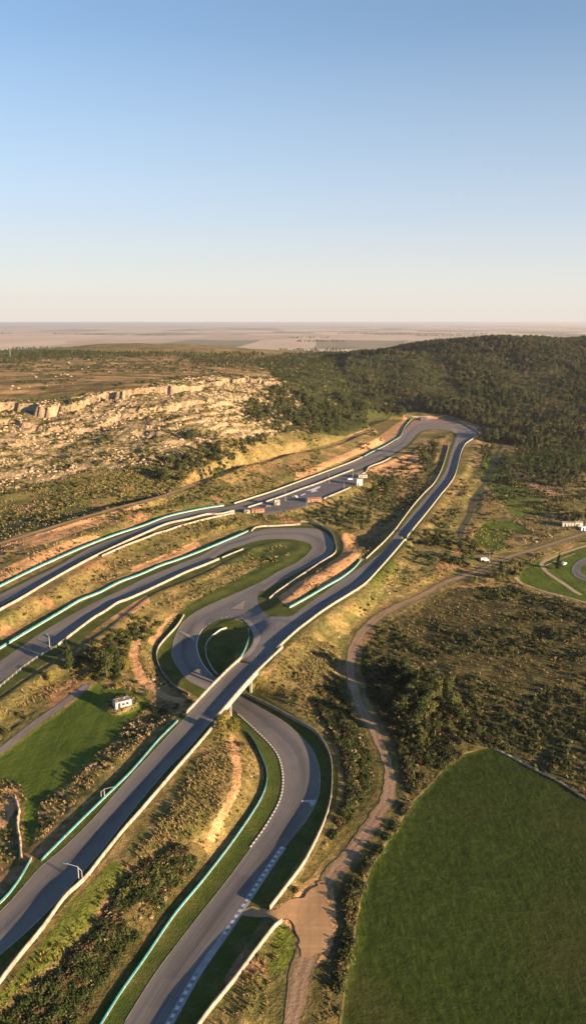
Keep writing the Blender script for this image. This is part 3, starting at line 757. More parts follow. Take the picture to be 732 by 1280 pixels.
# grass islands
sheet('grass_island', [(246.5,807),(250,796),(257,787),(266,779),(280,775),(290,774.5),(305,779),(314,787.5),(315,799),(307,816),(294,832),(280,846),(270,847),(258,834),(250,822)], M_verge, .16, smooth=3)
sheet('grass_island', [(322,746),(327,739),(340,741),(352,753),(362,760),(374,764),(362,769),(342,771),(331,766),(324,757)], M_verge, .15, smooth=3)
sheet('grass_island', [(300,687),(319,679),(337,675),(362,676),(380,679.5),(387,684.5),(383,690),(371,699),(345,712),(330,722),(300,735),(270,750),(246,762),(228,779),(222,775),(240,755),(275,735),(310,716),(326,706),(318,700),(300,703),(282,706),(275,697),(284,692)], M_verge, .11, smooth=3)

# bridge carriageway continues at deck level (part of the bridge below)

# ------------------------------------------------------------------ markings & kerbs
M_white = solid('white_paint', (.6, .58, .55), .7, .12, .4)
M_grey_k = solid('kerb_grey', (.2, .2, .22), .8, .2, .4)
def kerb(C, width, pitch, off, side=1):
    C = resample(C, pitch / 2); O = offset_line(C, side * width)
    vs = []; fs = []; mi = []
    for i in range(len(C) - 1):
        a, b, c, d = C[i], C[i + 1], O[i + 1], O[i]
        k = len(vs)
        for q, e in ((a, off), (b, off), (c, off + .05), (d, off + .05)):
            vs.append((q[0], q[1], hz(q[0], q[1]) + e))
        fs.append((k, k + 1, k + 2, k + 3) if side > 0 else (k, k + 3, k + 2, k + 1)); mi.append(i % 2)
    o = mesh_obj('rumble_kerb', vs, fs, [M_white, M_grey_k], mi=mi); return tag(o, kind='structure')
def rng_idx(a, b, sub=5): return slice(a * sub, b * sub + 1)
kerb(loopL[rng_idx(6, 13)], .5, 1.7, .12, 1)
kerb(offset_line(loopR[rng_idx(3, 6)], 1.1), .8, 2.0, .14, -1)
kerb(offset_line(loopR[rng_idx(0, 2)], 1.1), .8, 2.0, .14, -1)
def paint_strip(C, w, off, m=M_white, name='track_marking'):
    C = resample(C, 1.5)
    return ribbon(name, offset_line(C, w / 2), offset_line(C, -w / 2), m, off, 1, 1.2)
M_faint = solid('worn_paint', (.34, .32, .3), .8, .35, .5)
paint_strip(offset_line(loopR[rng_idx(0, 6)], .5), 1.7, .118, solid('kerb_concrete', (.3, .29, .29), .8, .2, .4), 'kerb_strip')
paint_strip(loopL[rng_idx(1, 6)], .18, .12, M_faint)
paint_strip(loopR[rng_idx(7, 13)], .18, .12, M_faint)
paint_strip(loopR[rng_idx(16, 23)], .35, .12, M_white)
paint_strip(loopL[rng_idx(17, 26)], .2, .125, M_faint)
paint_strip(loopL[rng_idx(27, 33)], .25, .125, M_faint)
for sl in (slice(0, i_b0), slice(i_b1, 200)):
    paint_strip(strR[sl], .2, .125, M_faint)
paint_strip(strL[:i_b0], .2, .125, M_faint)
M_smear = solid('scuffed_paint', (.36, .35, .34), .8, .4, .8)
sheet('track_marking', [(376,1001),(396,1000),(395,1004),(389,1010),(386,1003),(377,1003)], M_smear, .14, smooth=0, step=.8)
# arrow and slots painted on the paddock
sheet('track_marking', [(382,614),(389,611.5),(398,608),(401,607.5),(399,610),(394,612.5),(397,614),(388,616),(390,613.5)], M_white, .13, smooth=0, step=1)
sheet('track_marking', [(375,619),(381,616.5),(382,617.5),(377,620)], M_white, .13, smooth=0, step=1)
# kart circuit at the right edge
ko = []
def ellipse_px(cx, cy, rx, ry, z, n=40, rot=-.15):
    out = []
    for i in range(n):
        t = 2 * math.pi * i / n
        a, b = rx * math.cos(t), ry * math.sin(t)
        out.append((cx + a * math.cos(rot) - b * math.sin(rot), cy + (a * math.sin(rot) * .6 + b)))
    return out
eo = hit(*zip(*ellipse_px(745, 711, 32, 16, 0))); ei = hit(*zip(*ellipse_px(748, 711, 24, 10.5, 0)))
eo = np.vstack([eo, eo[:1]]); ei = np.vstack([ei, ei[:1]])
ribbon('kart_track', eo, ei, M_asph, .1, 3)
M_sand = asphalt_mat('sandy_track', (.36, .26, .15))
def path_px(name, pts, w, m, off):
    c = catmull(hit(*zip(*pts)), 5)
    return ribbon(name, offset_line(c, w / 2), offset_line(c, -w / 2), m, off, 2, 2, rough=.5)
path_px('sand_path', [(740,680),(710,689),(685,699),(676,704),(679,711),(686,718),(704,730),(725,744)], 2.6, M_sand, .09)
path_px('sand_path', [(643,722),(651,729),(660,733),(681,740),(705,746),(740,756)], 2.0, M_sand, .08)
path_px('sand_path', [(681,707),(700,699),(718,692)], 1.0, M_sand, .1)
path_px('sand_path', [(597,937),(570,945),(552,963),(535,983),(516,1001),(487,1046),(466,1078),(450,1122),(442,1168),(431,1225),(425,1290)], .6, M_grassp, .06)

# ------------------------------------------------------------------ BRIDGE
M_conc = solid('concrete', (.42, .37, .31), .85, .22, .5)
M_concw = solid('whitewashed_concrete', (.26, .235, .205), .85, .45, .5)
M_teal = solid('teal_paint', (.03, .17, .2), .7, .4, .5)
M_rail = solid('pale_rail', (.07, .25, .28), .6, .4, .6)
M_palew = solid('pale_wall', (.38, .4, .38), .8, .15, .6)
M_steel = solid('galvanised_steel', (.33, .33, .33), .5, .15, 2)
def empty(name, loc, rz=0):
    o = bpy.data.objects.new(name, None); col.objects.link(o); o.location = loc; o.rotation_euler = (0, 0, rz); o.empty_display_size = .5
    return o
def sweep(C, prof, close=True):
    """sweep a 2D profile (lateral, height) along 3D line C (z = foot)"""
    t = np.gradient(C[:, :2], axis=0); t /= np.linalg.norm(t, axis=1)[:, None] + 1e-9
    nrm = np.stack([-t[:, 1], t[:, 0]], 1)
    vs = []; fs = []; n = len(prof)
    for i in range(len(C)):
        for a, h in prof: vs.append((C[i, 0] + nrm[i, 0] * a, C[i, 1] + nrm[i, 1] * a, C[i, 2] + h))
    for i in range(len(C) - 1):
        for k in range(n):
            k2 = (k + 1) % n
            fs.append((i * n + k, i * n + k2, (i + 1) * n + k2, (i + 1) * n + k))
    fs.append(tuple(range(n))[::-1]); fs.append(tuple((len(C) - 1) * n + k for k in range(n)))
    return vs, fs
def local(vs, o): 
    L = o.location
    return [(x - L.x, y - L.y, z - L.z) for x, y, z in vs]
def box_vf(c, s, rz=0.0, k0=0):
    vs = []
    cs, sn = math.cos(rz), math.sin(rz)
    for dx, dy, dz in ((-1,-1,-1),(1,-1,-1),(1,1,-1),(-1,1,-1),(-1,-1,1),(1,-1,1),(1,1,1),(-1,1,1)):
        x, y, z = dx * s[0] / 2, dy * s[1] / 2, dz * s[2] / 2
        vs.append((c[0] + x * cs - y * sn, c[1] + x * sn + y * cs, c[2] + z))
    fs = [(0,3,2,1),(4,5,6,7),(0,1,5,4),(1,2,6,5),(2,3,7,6),(3,0,4,7)]
    return vs, [tuple(k0 + i for i in f) for f in fs]
class MB:
    def __init__(s): s.v = []; s.f = []
    def add(s, v, f):
        k = len(s.v); s.v += list(v); s.f += [tuple(k + i for i in q) for q in f]; return s
    def box(s, c, size, rz=0.0): v, f = box_vf(c, size, rz); return s.add(v, f)
    def tube(s, p, q, r, r2=None, n=8):
        p = Vector(p); q = Vector(q); r2 = r if r2 is None else r2
        d = (q - p).normalized(); a = d.orthogonal().normalized(); b = d.cross(a)
        v = []
        for (c, rr) in ((p, r), (q, r2)):
            for i in range(n):
                t = 2 * math.pi * i / n
                v.append(tuple(c + a * math.cos(t) * rr + b * math.sin(t) * rr))
        f = [(i, (i + 1) % n, n + (i + 1) % n, n + i) for i in range(n)] + [tuple(range(n))[::-1], tuple(range(n, 2 * n))]
        return s.add(v, f)
    def build(s, name, m, parent=None, smooth=False): return mesh_obj(name, s.v, s.f, m, parent, smooth=smooth)
bl, br_ = strL[i_b0:i_b1 + 1].copy(), strR[i_b0:i_b1 + 1].copy()
zdeck = 5.5 * K
ctr = (bl + br_).mean(0) / 2
bridge = empty('road_bridge', (ctr[0], ctr[1], 0))
tag(bridge, 'concrete road bridge carrying the straight over the lower loop of the circuit', 'bridge')
road_v = np.vstack([bl, br_])
def deck_slab():
    c = (bl + br_) / 2; c[:, 2] = 0
    hw = np.linalg.norm((bl - br_)[:, :2], axis=1).mean() / 2 + .9
    zt = (hz(bl[0, 0], bl[0, 1]) + .06)
    cc = resample(c, 1.5)
    z0 = float(hz(*((bl[0] + br_[0]) / 2)[:2])); z1 = float(hz(*((bl[-1] + br_[-1]) / 2)[:2]))
    return cc, hw, z0, z1
cc, hw, z0, z1 = deck_slab()
zline = np.full(len(cc), zdeck)
cc[:, 2] = zline
v, f = sweep(cc, [(-hw, -1.1), (-hw, .04), (hw, .04), (hw, -1.1)])
mesh_obj('deck', local(v, bridge), f, M_conc, bridge)
# carriageway surface on the deck
surf = ribbon('carriageway', bl, br_, M_asph, 0, 6, 1.2, kind=None, zfix=.10)
surf.parent = bridge; surf.location = (-ctr[0], -ctr[1], 0)
for side in (1, -1):
    e = offset_line(cc, side * (hw - .2)); e[:, 2] = zdeck
    ext = resample(np.vstack([e[0] + (e[0] - e[1]) * 3, e, e[-1] + (e[-1] - e[-2]) * (14 if side < 0 else 3)]), 1.5)
    v, f = sweep(ext, [(-.18, -1.2), (-.18, 1.0), (.18, 1.0), (.18, -1.2)])
    o = mesh_obj('parapet', local(v, bridge), f, M_concw, bridge)
    v, f = sweep(ext, [(-.24, 1.003), (-.24, 1.14), (.24, 1.14), (.24, 1.003)])
    mesh_obj('coping', local(v, bridge), f, M_concw, o)
# piers / abutments either side of the lower road
tdir = (cc[-1] - cc[0])[:2]; tdir = tdir / np.linalg.norm(tdir); ang = math.atan2(tdir[1], tdir[0])
lc = (loopL + loopR) / 2
for k in (0, len(cc) - 1):
    p = cc[k].copy()
    g = float(hz(p[0], p[1])) - 4
    MB().box((p[0] - ctr[0], p[1] - ctr[1], (g + zdeck - 1.103) / 2), (1.6, hw * 2 - .3, zdeck - 1.103 - g), ang).build('abutment', M_conc, bridge)
for t in (.3, .82):
    k = int(t * (len(cc) - 1)); p = cc[k]
    for s_ in (-.72, .72):
        q = offset_line(cc, s_ * hw)[k]
        g = float(hz(q[0], q[1])) - 1
        MB().box((q[0] - ctr[0], q[1] - ctr[1], (g + zdeck - 1.103) / 2), (.8, .8, zdeck - 1.103 - g), ang).build('pier', M_concw, bridge)

# ------------------------------------------------------------------ GUARD WALLS
def guard_wall(pts, label, color='white', h=1.05, dz=.6, zfix=None, group=None, w=.18, name='guard_wall', sub=5, cat='barrier'):
    if zfix is None: W = catmull(hit([p[0] for p in pts], [p[1] for p in pts], dz), sub)
    else: W = catmull([(*P(a, b, zfix + dz), zfix) for a, b in pts], sub)
    W = resample(W, 2.4)
    if zfix is None: W[:, 2] = hz(W[:, 0], W[:, 1])
    o = empty(name, tuple(W[0])); tag(o, label, cat, group)
    v, f = sweep(W, [(-w / 2, -.6), (-w / 2, h), (w / 2, h), (w / 2, -.6)])
    mesh_obj('wall', local(v, o), f, M_concw if color == 'white' else M_palew, o)
    if color == 'teal':
        v, f = sweep(W, [(-w / 2 - .05, h * .4), (-w / 2 - .05, h + .1), (w / 2 + .05, h + .1), (w / 2 + .05, h * .4)])
        mesh_obj('top_rail', local(v, o), f, M_teal, o)
        v, f = sweep(W, [(-w / 2 + .02, h + .103), (-w / 2 + .02, h + .16), (w / 2 - .02, h + .16), (w / 2 - .02, h + .103)])
        mesh_obj('capping_strip', local(v, o), f, M_rail, o)
    else:
        v, f = sweep(W, [(-w / 2 - .05, h + .003), (-w / 2 - .05, h + .12), (w / 2 + .05, h + .12), (w / 2 + .05, h + .003)])
        mesh_obj('coping', local(v, o), f, M_concw if color == 'white' else M_palew, o)
    mb = MB()
    Wp = W[::3] if len(W) > 6 else W
    for p in Wp[:90]:
        mb.box((p[0] - W[0, 0], p[1] - W[0, 1], p[2] - W[0, 2] + h * .45), (w + .12, w + .12, h * .9 + .3), 0)
    mb.build('buttress', M_conc, o)
    return o, W
G = guard_wall
G([(0,732.5),(36.9,714),(73.8,697),(110.6,681),(147.5,667),(180,656.5),(209,645.5),(246,637),(280,631.5)], 'long teal-topped wall along the outside of the uppermost track leg, below the rocky hill', 'teal')
G([(-70,770),(-30,748),(-3,734)], 'teal-topped wall at the left edge beside the uppermost track leg', 'teal')
G([(293,629),(320,620.5),(345,612.5),(384,598),(423,583.5),(440,577),(453,571)], 'straight white wall on the hill side of the track opposite the paddock', 'white')
G([(455,570),(466,564),(479,558),(492,550.5),(500,545),(506,533),(514,521)], 'pale teal wall climbing beside the track below the red cut bank', 'teal', h=.9)
G([(515,521),(530,521),(543.8,522),(564.6,524.7),(578,529),(587,533.5),(595,538.5),(598.5,541)], 'curved grey wall round the outside of the far hairpin before the forest', 'white', h=1.0)
G([(598.5,543),(592,547.5),(585,552),(580.5,556),(576,565),(573.7,573),(568.5,593),(560,607),(551.6,617),(540,632),(532,642),(518,659),(505,675),(493.8,688.5),(476.6,708),(457.4,728.5),(437,742.5),(418,754),(400,766),(386,776.5),(371,788),(357.8,799.8),(346,811)], 'very long white wall on the outer right side of the main straight beyond the bridge', 'white', h=1.25)
G([(560,556),(558,566),(552,585),(543,602.5),(530,616),(518,629.5),(506,645),(493.8,661.5),(481.5,675),(470,686),(457.4,697.8)], 'grey wall along the inner left side of the far straight', 'white', h=1.0)
G([(451,699),(445,707),(437.7,713.8),(425,723),(410.6,731),(385,746),(361.5,759)], 'teal-topped wall along the brown island beside the main straight', 'teal')
G([(337,748),(349,738),(373.8,721),(398,705),(415.6,694),(420,687),(418.5,678),(414,666),(403,658.4),(388.5,653.5),(376,651.8)], 'white wall curling round the outside of the upper hairpin', 'white', h=1.2)
G([(375,655),(349,656.9),(322,658.5),(314,663.5)], 'short white wall at the top of the upper hairpin', 'white')
G([(310,663.5),(300,668),(280,676.5),(250,689),(221,700),(200,707),(175,718),(150,727),(125,740),(100,750),(75,765),(50,780),(24.6,795),(0,810),(-40,833)], 'long teal-topped wall on the uphill side of the middle track leg', 'teal')
G([(274,698.7),(255,706.5),(233.8,714.7),(208,727),(184.6,738),(160,749),(147.5,753.4),(130,765),(118,771.9),(95,789),(71,807.5)], 'long white wall on the lower side of the middle track leg', 'white', h=1.2)
G([(304,686),(291,691),(278,696.5)], 'short low white wall standing in grass inside the upper hairpin', 'white', h=.8)
G([(292.8,638.5),(276,642.5),(258.4,643),(235,649),(209,654.8),(180,667),(150,680.5),(125.4,692),(98.4,706),(61.5,727),(24.6,749),(0,762.5),(-50,793)], 'long white wall on the lower side of the uppermost track leg', 'white', h=1.25)
G([(293,641),(258.4,648.5),(221.5,658.5),(190,669),(160,680.5),(128,694.5)], 'second white wall running just below the wall of the uppermost track leg', 'white', h=1.0)
G([(441,587),(425,593),(397,604),(375,611.5),(358,618),(335,626),(310,634)], 'white pit wall between the track and the paddock', 'white', h=1.0)
G([(438,609),(424,615),(404.6,623)], 'low pale wall along the lower edge of the paddock', 'white', h=.9)
G([(491,570),(478,577),(462,583),(457,590),(452,592)], 'curved white wall at the far entry of the paddock', 'white', h=.9)
G([(230,768.6),(221.5,782),(209,795.6),(200,806),(197,812),(195.7,821.5),(200.6,836),(209,848.5),(221.5,861),(236,868.5)], 'curved white wall round the outside of the left hairpin below the orange bank', 'white', h=1.0)
G([(283,784.6),(276,786.5),(270.6,790.7),(261,799),(257,809),(258.4,821.5),(265.7,836),(272,842.5)], 'thin curved white wall inside the shaded hairpin island', 'pale', h=.8)
G([(310,786),(311.5,792),(310.5,800),(306,812),(299,824),(292,832.5)], 'pale teal wall curving up from the bridge along the hairpin island', 'teal', h=1.0)
G([(222,900),(198,924),(165.6,961.6),(132.8,994),(100,1026),(75,1051),(52,1074)], 'straight teal-topped wall on the left of the near straight', 'teal', h=.65)
G([(39,1072),(27,1094),(12,1115),(0,1127.6),(-20,1144),(-60,1175)], 'curved teal-topped wall in the bottom left corner beside the near straight', 'teal', h=.65)
G([(270.5,903),(259,917),(247.5,930.5),(214.8,968),(175.4,1014),(155,1037),(136.5,1060),(123,1077),(105.7,1099),(81,1121.5),(56.5,1156),(24.6,1195),(0,1227),(-30,1262),(-60,1290)], 'long white wall on the right side of the near straight below the bridge', 'white', h=1.25)
G([(306.7,868),(333.8,880.6),(363,896.6),(392.8,913.8),(407.5,933.4),(414,952),(415,977),(412.5,1002),(405,1027),(392.8,1054),(378,1081),(356,1110.6),(338,1134)], 'white wall curving round the outside of the lower loop from bridge to gateway', 'white', h=1.25)
G([(352,1150.7),(341,1160.6),(321.5,1186),(292,1225.7),(260,1265),(243,1290),(226,1315)], 'straight white wall at the bottom, starting at the dirt gateway', 'white', h=1.25)
G([(112,1302),(126,1279.5),(152,1237.7),(181.5,1196),(218,1142),(252.8,1100),(284.6,1059),(309,1024.6),(325,999),(332.5,980),(333,963),(327,946),(319,928.5),(309,913.8)], 'long teal-topped wall on the left side of the lower loop', 'teal', h=.65)
# light fence by the middle leg, bottom-left
def fence(pts, label, h=1.2, dz=.6, m=M_steel, name='wire_fence'):
    W = resample(catmull(hit([p[0] for p in pts], [p[1] for p in pts], dz), 4), 3.0); W[:, 2] = hz(W[:, 0], W[:, 1])
    o = empty(name, tuple(W[0])); tag(o, label, 'fence')
    W0 = W - W[0]
    for p in W0[:95]: MB().box((p[0], p[1], p[2] + h / 2 - .2), (.12, .12, h + .4)).build('post', m, o)
    for k in (.35, .65, .95):
        v, f = sweep(W0, [(-.03, h * k - .03), (-.03, h * k + .03), (.03, h * k + .03), (.03, h * k - .03)])
        mesh_obj('rail', v, f, m, o)
    return o
fence([(71,808),(49,820),(24,838),(0,858),(-30,880)], 'dark post and rail fence below the middle track leg at the left edge')
M_stone = solid('dry_stone', (.36, .29, .2), .95, .45, 1.2)
def stone_wall(pts, label, h=.7, w=.7):
    W = resample(catmull(hit([p[0] for p in pts], [p[1] for p in pts], .3), 4), 1.1); W[:, 2] = hz(W[:, 0], W[:, 1])
    base_p = tuple(W[0]); t = np.gradient(W[:, :2], axis=0); t /= np.linalg.norm(t, axis=1)[:, None]
    vs = []; fs = []; prof = 5
    for i in range(len(W)):
        hh = h * rnd.uniform(.6, 1.2); ww = w * rnd.uniform(.8, 1.25)
        for a, b in ((-ww / 2, -.3), (-ww / 2 * .8, hh * .7), (rnd.uniform(-.1, .1), hh), (ww / 2 * .8, hh * .7), (ww / 2, -.3)):
            vs.append((W[i, 0] - t[i, 1] * a - W[0, 0], W[i, 1] + t[i, 0] * a - W[0, 1], W[i, 2] + b - W[0, 2]))
    for i in range(len(W) - 1):
        for k in range(4): fs.append((i * 5 + k, i * 5 + k + 1, (i + 1) * 5 + k + 1, (i + 1) * 5 + k))
    o = mesh_obj('stone_wall', vs, fs, M_stone); o.location = base_p
    return tag(o, label, 'wall')
stone_wall([(613,933),(630,941.5),(650,952),(672,963.5),(697,976),(715,987),(732,998),(760,1014),(820,1045)], 'low dry stone boundary between the dark green field and the scrubland')
stone_wall([(19,998),(24,1012),(22,1030),(25,1048),(26,1062),(27,1075)], 'short crumbling stone wall at the left edge below the small green field', .9, .8)

# ------------------------------------------------------------------ LIGHT POLES
def lamp_post(u, v, h, arm, az, label, brace=True, dz=0.0):
    p = hit(u, v)[0]
    o = empty('street_lamp', (p[0], p[1], p[2] - .1), az); tag(o, label, 'street lamp')
    MB().tube((0, 0, 0), (0, 0, h), .13, .08).build('pole', M_steel, o)
    MB().tube((0, 0, h - .1), (arm, 0, h + .5), .07, .05).build('arm', M_steel, o)
    MB().box((arm + .35, 0, h + .52), (.9, .34, .18)).box((arm + .1, 0, h + .5), (.3, .2, .26)).build('lamp_head', M_rail, o)
    MB().box((0, 0, .2), (.5, .5, .4)).build('footing', M_conc, o)
    if brace:
        MB().tube((-.9, 0, 0), (-.9, 0, h * .75), .1, .07).tube((-.9, 0, h * .75), (0, 0, h - .3), .07, .06).build('stay', M_steel, o)
    return o
lamp_post(99, 1103, 4.6, 2.8, math.pi - .15, 'tall street lamp leaning its arm over the near straight at the bottom left')
lamp_post(131, 998, 3.2, 2.8, .1, 'street lamp reaching over the teal wall on the left of the near straight')
lamp_post(62.5, 809, 5.0, 1.6, 2.4, 'thin street lamp at the end of the white wall on the middle leg', False)
for i, (u, v, hh, lb) in enumerate(((356.6, 626, 8, 'leftmost tall lamp post standing in the paddock'), (411, 603, 7, 'lamp post by the pit wall halfway along the paddock'),
                     (440.5, 600, 10, 'tallest lamp post near the white paddock cabin'), (430, 612, 5, 'short lamp post at the lower paddock wall'), (383, 634, 5, 'lamp post beside the red-roofed paddock shed'))):
    lamp_post(u, v, hh, 1.2, 2.2, lb, False)
lamp_post(611, 703, 7, 1.0, 2.2, 'lone lamp post beside white parked van near the valley road', False)
def mast(u, v, h, label):
    p = hit(u, v)[0]; o = empty('radio_mast', tuple(p)); tag(o, label, 'mast')
    mb = MB()
    for i in range(3):
        a = i * 2.094; mb.tube((.9 * math.cos(a), .9 * math.sin(a), 0), (.25 * math.cos(a), .25 * math.sin(a), h), .09, .06, 5)
    mb.build('leg', M_steel, o); mb = MB()
    for j in range(int(h / 2)):
        z_ = j * 2; s = .9 + (.25 - .9) * z_ / h; s2 = .9 + (.25 - .9) * (z_ + 2) / h
        for i in range(3):
            a = i * 2.094; b = (i + 1) * 2.094
            mb.tube((s * math.cos(a), s * math.sin(a), z_), (s2 * math.cos(b), s2 * math.sin(b), z_ + 2), .04, .04, 4)
    mb.build('lattice', M_steel, o)
    MB().tube((0, 0, h), (0, 0, h + 3), .05, .03, 5).build('antenna', M_steel, o)
mast(13.5, 447, 24, 'thin lattice radio mast on the plateau at the far left')

# ------------------------------------------------------------------ BUILDINGS & VEHICLES
M_wwall = solid('white_render', (.46, .44, .4), .75, .08, .8)
M_dark = solid('dark_opening', (.03, .03, .035), .4, .3, 1)
M_roofg = solid('grey_roof', (.2, .17, .16), .8, .3, 1.2)
M_roofr = solid('red_roof', (.2, .1, .07), .8, .3, 1.2)
M_brick = solid('brick_wall', (.24, .14, .095), .85, .25, 3)
M_glass = solid('window_glass', (.04, .05, .06), .15, .2, 1, .5)
M_blue = solid('blue_sheet', (.45, .6, .75), .5, .1, 1)
def building(name, u, v, L, W, h, az, label, wall=M_wwall, roof=M_roofg, pitch=.0, cat='building', openings=2, dz=0, parap=True):
    p = hit(u, v)[0]
    o = empty(name, (p[0], p[1], p[2] - .15), az); tag(o, label, cat)
    t = .22; mb = MB()
    mb.box((0, -W / 2 + t / 2, h / 2), (L, t, h)); mb.box((0, W / 2 - t / 2, h / 2), (L, t, h))
    mb.box((-L / 2 + t / 2, 0, h / 2), (t, W - 2 * t, h)); mb.box((L / 2 - t / 2, 0, h / 2), (t, W - 2 * t, h))
    mb.build('wall', wall, o)
    if pitch > 0:
        e = .35; r = h + pitch
        v_ = [(-L/2-e,-W/2-e,h+.005),(L/2+e,-W/2-e,h+.005),(L/2+e,W/2+e,h+.005),(-L/2-e,W/2+e,h+.005),(-L/2-e,0,r),(L/2+e,0,r)]
        mesh_obj('roof', v_, [(0,1,5,4),(2,3,4,5),(0,4,3),(1,2,5),(3,2,1,0)], roof, o)
    else:
        MB().box((0, 0, h - .14), (L - 2 * t - .01, W - 2 * t - .01, .2)).build('roof', roof, o)
    MB().box((-L * .28, -W / 2 - .004, 1.05), (1.0, .08, 2.1)).build('door', M_dark, o)
    for i in range(openings):
        w = MB().box((L * (-.02 + .25 * i), -W / 2 - .004, h * .55), (1.1, .07, .9)).build('window', M_glass, o)
        MB().box((L * (-.02 + .25 * i), -W / 2 - .03, h * .55 - .5), (1.3, .12, .08)).build('sill', M_conc, w)
    MB().box((L / 2 + .004, 0, h * .55), (.07, 1.1, .9)).build('window', M_glass, o)
    return o
hut = building('marshal_hut', 153, 881.5, 5.8, 3.3, 2.4, .55, 'small white flat-roofed hut on its own scrubby mound at the edge of the green field', cat='hut')
MB().box((.8, .3, 2.82), (.8, .7, .4)).build('water_tank', M_roofg, hut)
MB().box((-2.2, -.5, 2.72), (.9, .7, .4)).build('vent_box', M_roofr, hut)
building('paddock_shed', 392, 627, 11, 4, 2.4, .33, 'low open shed with reddish roof on the lower edge of the paddock', M_brick, M_roofr, 1.0, 'shed', 3)
building('control_cabin', 448, 606, 5, 4.5, 5.2, .3, 'tall white cabin at the far right corner of the paddock', M_wwall, M_roofg, 0, 'cabin', 1)
building('paddock_cabin', 452, 597, 8, 5, 2.8, .3, 'low grey-roofed cabin just behind the tall white paddock cabin', M_concw, M_roofg, .7, 'cabin', 2)
building('timing_hut', 345.5, 631, 4, 3.5, 4.2, .3, 'narrow pale hut on the near left side of the paddock', M_concw, M_roofg, 0, 'hut', 1)
building('gate_building', 322, 640, 9, 3.6, 2.4, .25, 'long low brick building where the paddock meets the track', M_brick, M_roofr, .6, 'building', 2)
building('ticket_booth', 308.5, 641, 4, 3, 2.4, .25, 'small cream booth left of the low brick building at the paddock entry', M_concw, M_roofg, 0, 'booth', 1)
building('farm_building', 709, 657.5, 8, 4, 2.6, -.1, 'long low white building among trees at the right edge', M_wwall, M_concw, .8, 'building', 3)
building('farm_shed', 722, 657.5, 5, 4, 3.0, -.1, 'small white shed right of the long white building', M_wwall, M_concw, .8, 'shed', 1)
building('blue_shed', 730, 662.5, 6, 4, 2.4, 0, 'pale blue shed at the right edge beside the road', M_blue, M_blue, .5, 'shed', 1)
M_vwhite = solid('car_paint_white', (.6, .6, .6), .3, .03, 1, .5)
M_vsilver = solid('car_paint_silver', (.5, .5, .52), .3, .03, 1, .5)
M_tyre = solid('tyre_rubber', (.025, .025, .025), .9, .1, 3)
M_lamp = solid('lamp_glass', (.6, .6, .55), .2, .1, 3, .5)
def vehicle(u, v, az, label, m, name='parked_car', L=4.5, W=1.8, hb=.95, hc=1.5, cabin=(-.35, .28), cat='car'):
    p = hit(u, v)[0]; o = empty(name, (p[0], p[1], p[2] + .12), az); tag(o, label, cat)
    pts = [(-.5, .3), (-.49, hb * .95), (cabin[0] - .03, hb), (cabin[0] + .05, hc), (cabin[1] - .1, hc), (cabin[1] + .05, hb), (.46, hb * .8), (.5, .35)]
    vs = []; 
    for s in (-1, 1):
        for a, z_ in pts:
            ww = W / 2 * (.86 if z_ > hb + .05 else 1); vs.append((a * L, s * ww, z_))
    n = len(pts); fs = [tuple(range(n)), tuple(range(2 * n - 1, n - 1, -1))] + [(i, n + i, n + (i + 1) % n, (i + 1) % n) for i in range(n)]
    mesh_obj('body', vs, fs, m, o)
    mb = MB()
    for s in (-1, 1): mb.box(((cabin[0] + cabin[1]) / 2 * L, s * (W / 2 * .92 + .01), (hb + hc) / 2), ((cabin[1] - cabin[0]) * L * .7, .06, (hc - hb) * .6))
    mb.box(((cabin[1] + .0) * L, 0, (hb + hc) / 2), (.12, W * .75, (hc - hb) * .6)).build('window', M_glass, o)
    for a in (-.32, .31):
        for s in (-1, 1):
            w = MB().tube((a * L, s * (W / 2 - .12), .32), (a * L, s * (W / 2 + .03), .32), .32, .32, 12).build('wheel', M_tyre, o)
            MB().tube((a * L, s * (W / 2 + .03), .32), (a * L, s * (W / 2 + .05), .32), .18, .18, 10).build('rim', M_steel, w)
    for s in (-1, 1): MB().box((L * .5, s * W * .35, .65), (.06, .3, .16)).build('headlight', M_lamp, o)
vehicle(604.5, 701.5, .3, 'white van parked beside the lone lamp post near the valley road', M_vwhite, 'parked_van', 5.4, 2.0, 1.2, 2.2, (-.48, .3), 'van')
vehicle(704, 706, .8, 'small white car by the sandy path near the kart circuit', M_vwhite)
vehicle(437, 600, .35, 'silver car parked in the paddock left of the tall cabin', M_vsilver)
vehicle(335, 634, .35, 'dark car parked at the left end of the paddock', solid('car_paint_dark', (.05, .05, .06), .3, .03, 1, .5))
vehicle(368, 622, 2.6, 'white car parked in the middle of the paddock', M_vwhite)
# sign board beside the kart circuit
p = hit(697, 708)[0]; sb = empty('sign_board', tuple(p)); tag(sb, 'small white sign board on two posts inside the green kart circuit', 'sign')
MB().box((0, 0, 3.4), (1.8, .1, 1.4)).build('panel', M_wwall, sb)
for s in (-.7, .7): MB().box((s, .08, 1.7), (.12, .12, 3.6)).build('post', M_steel, sb)

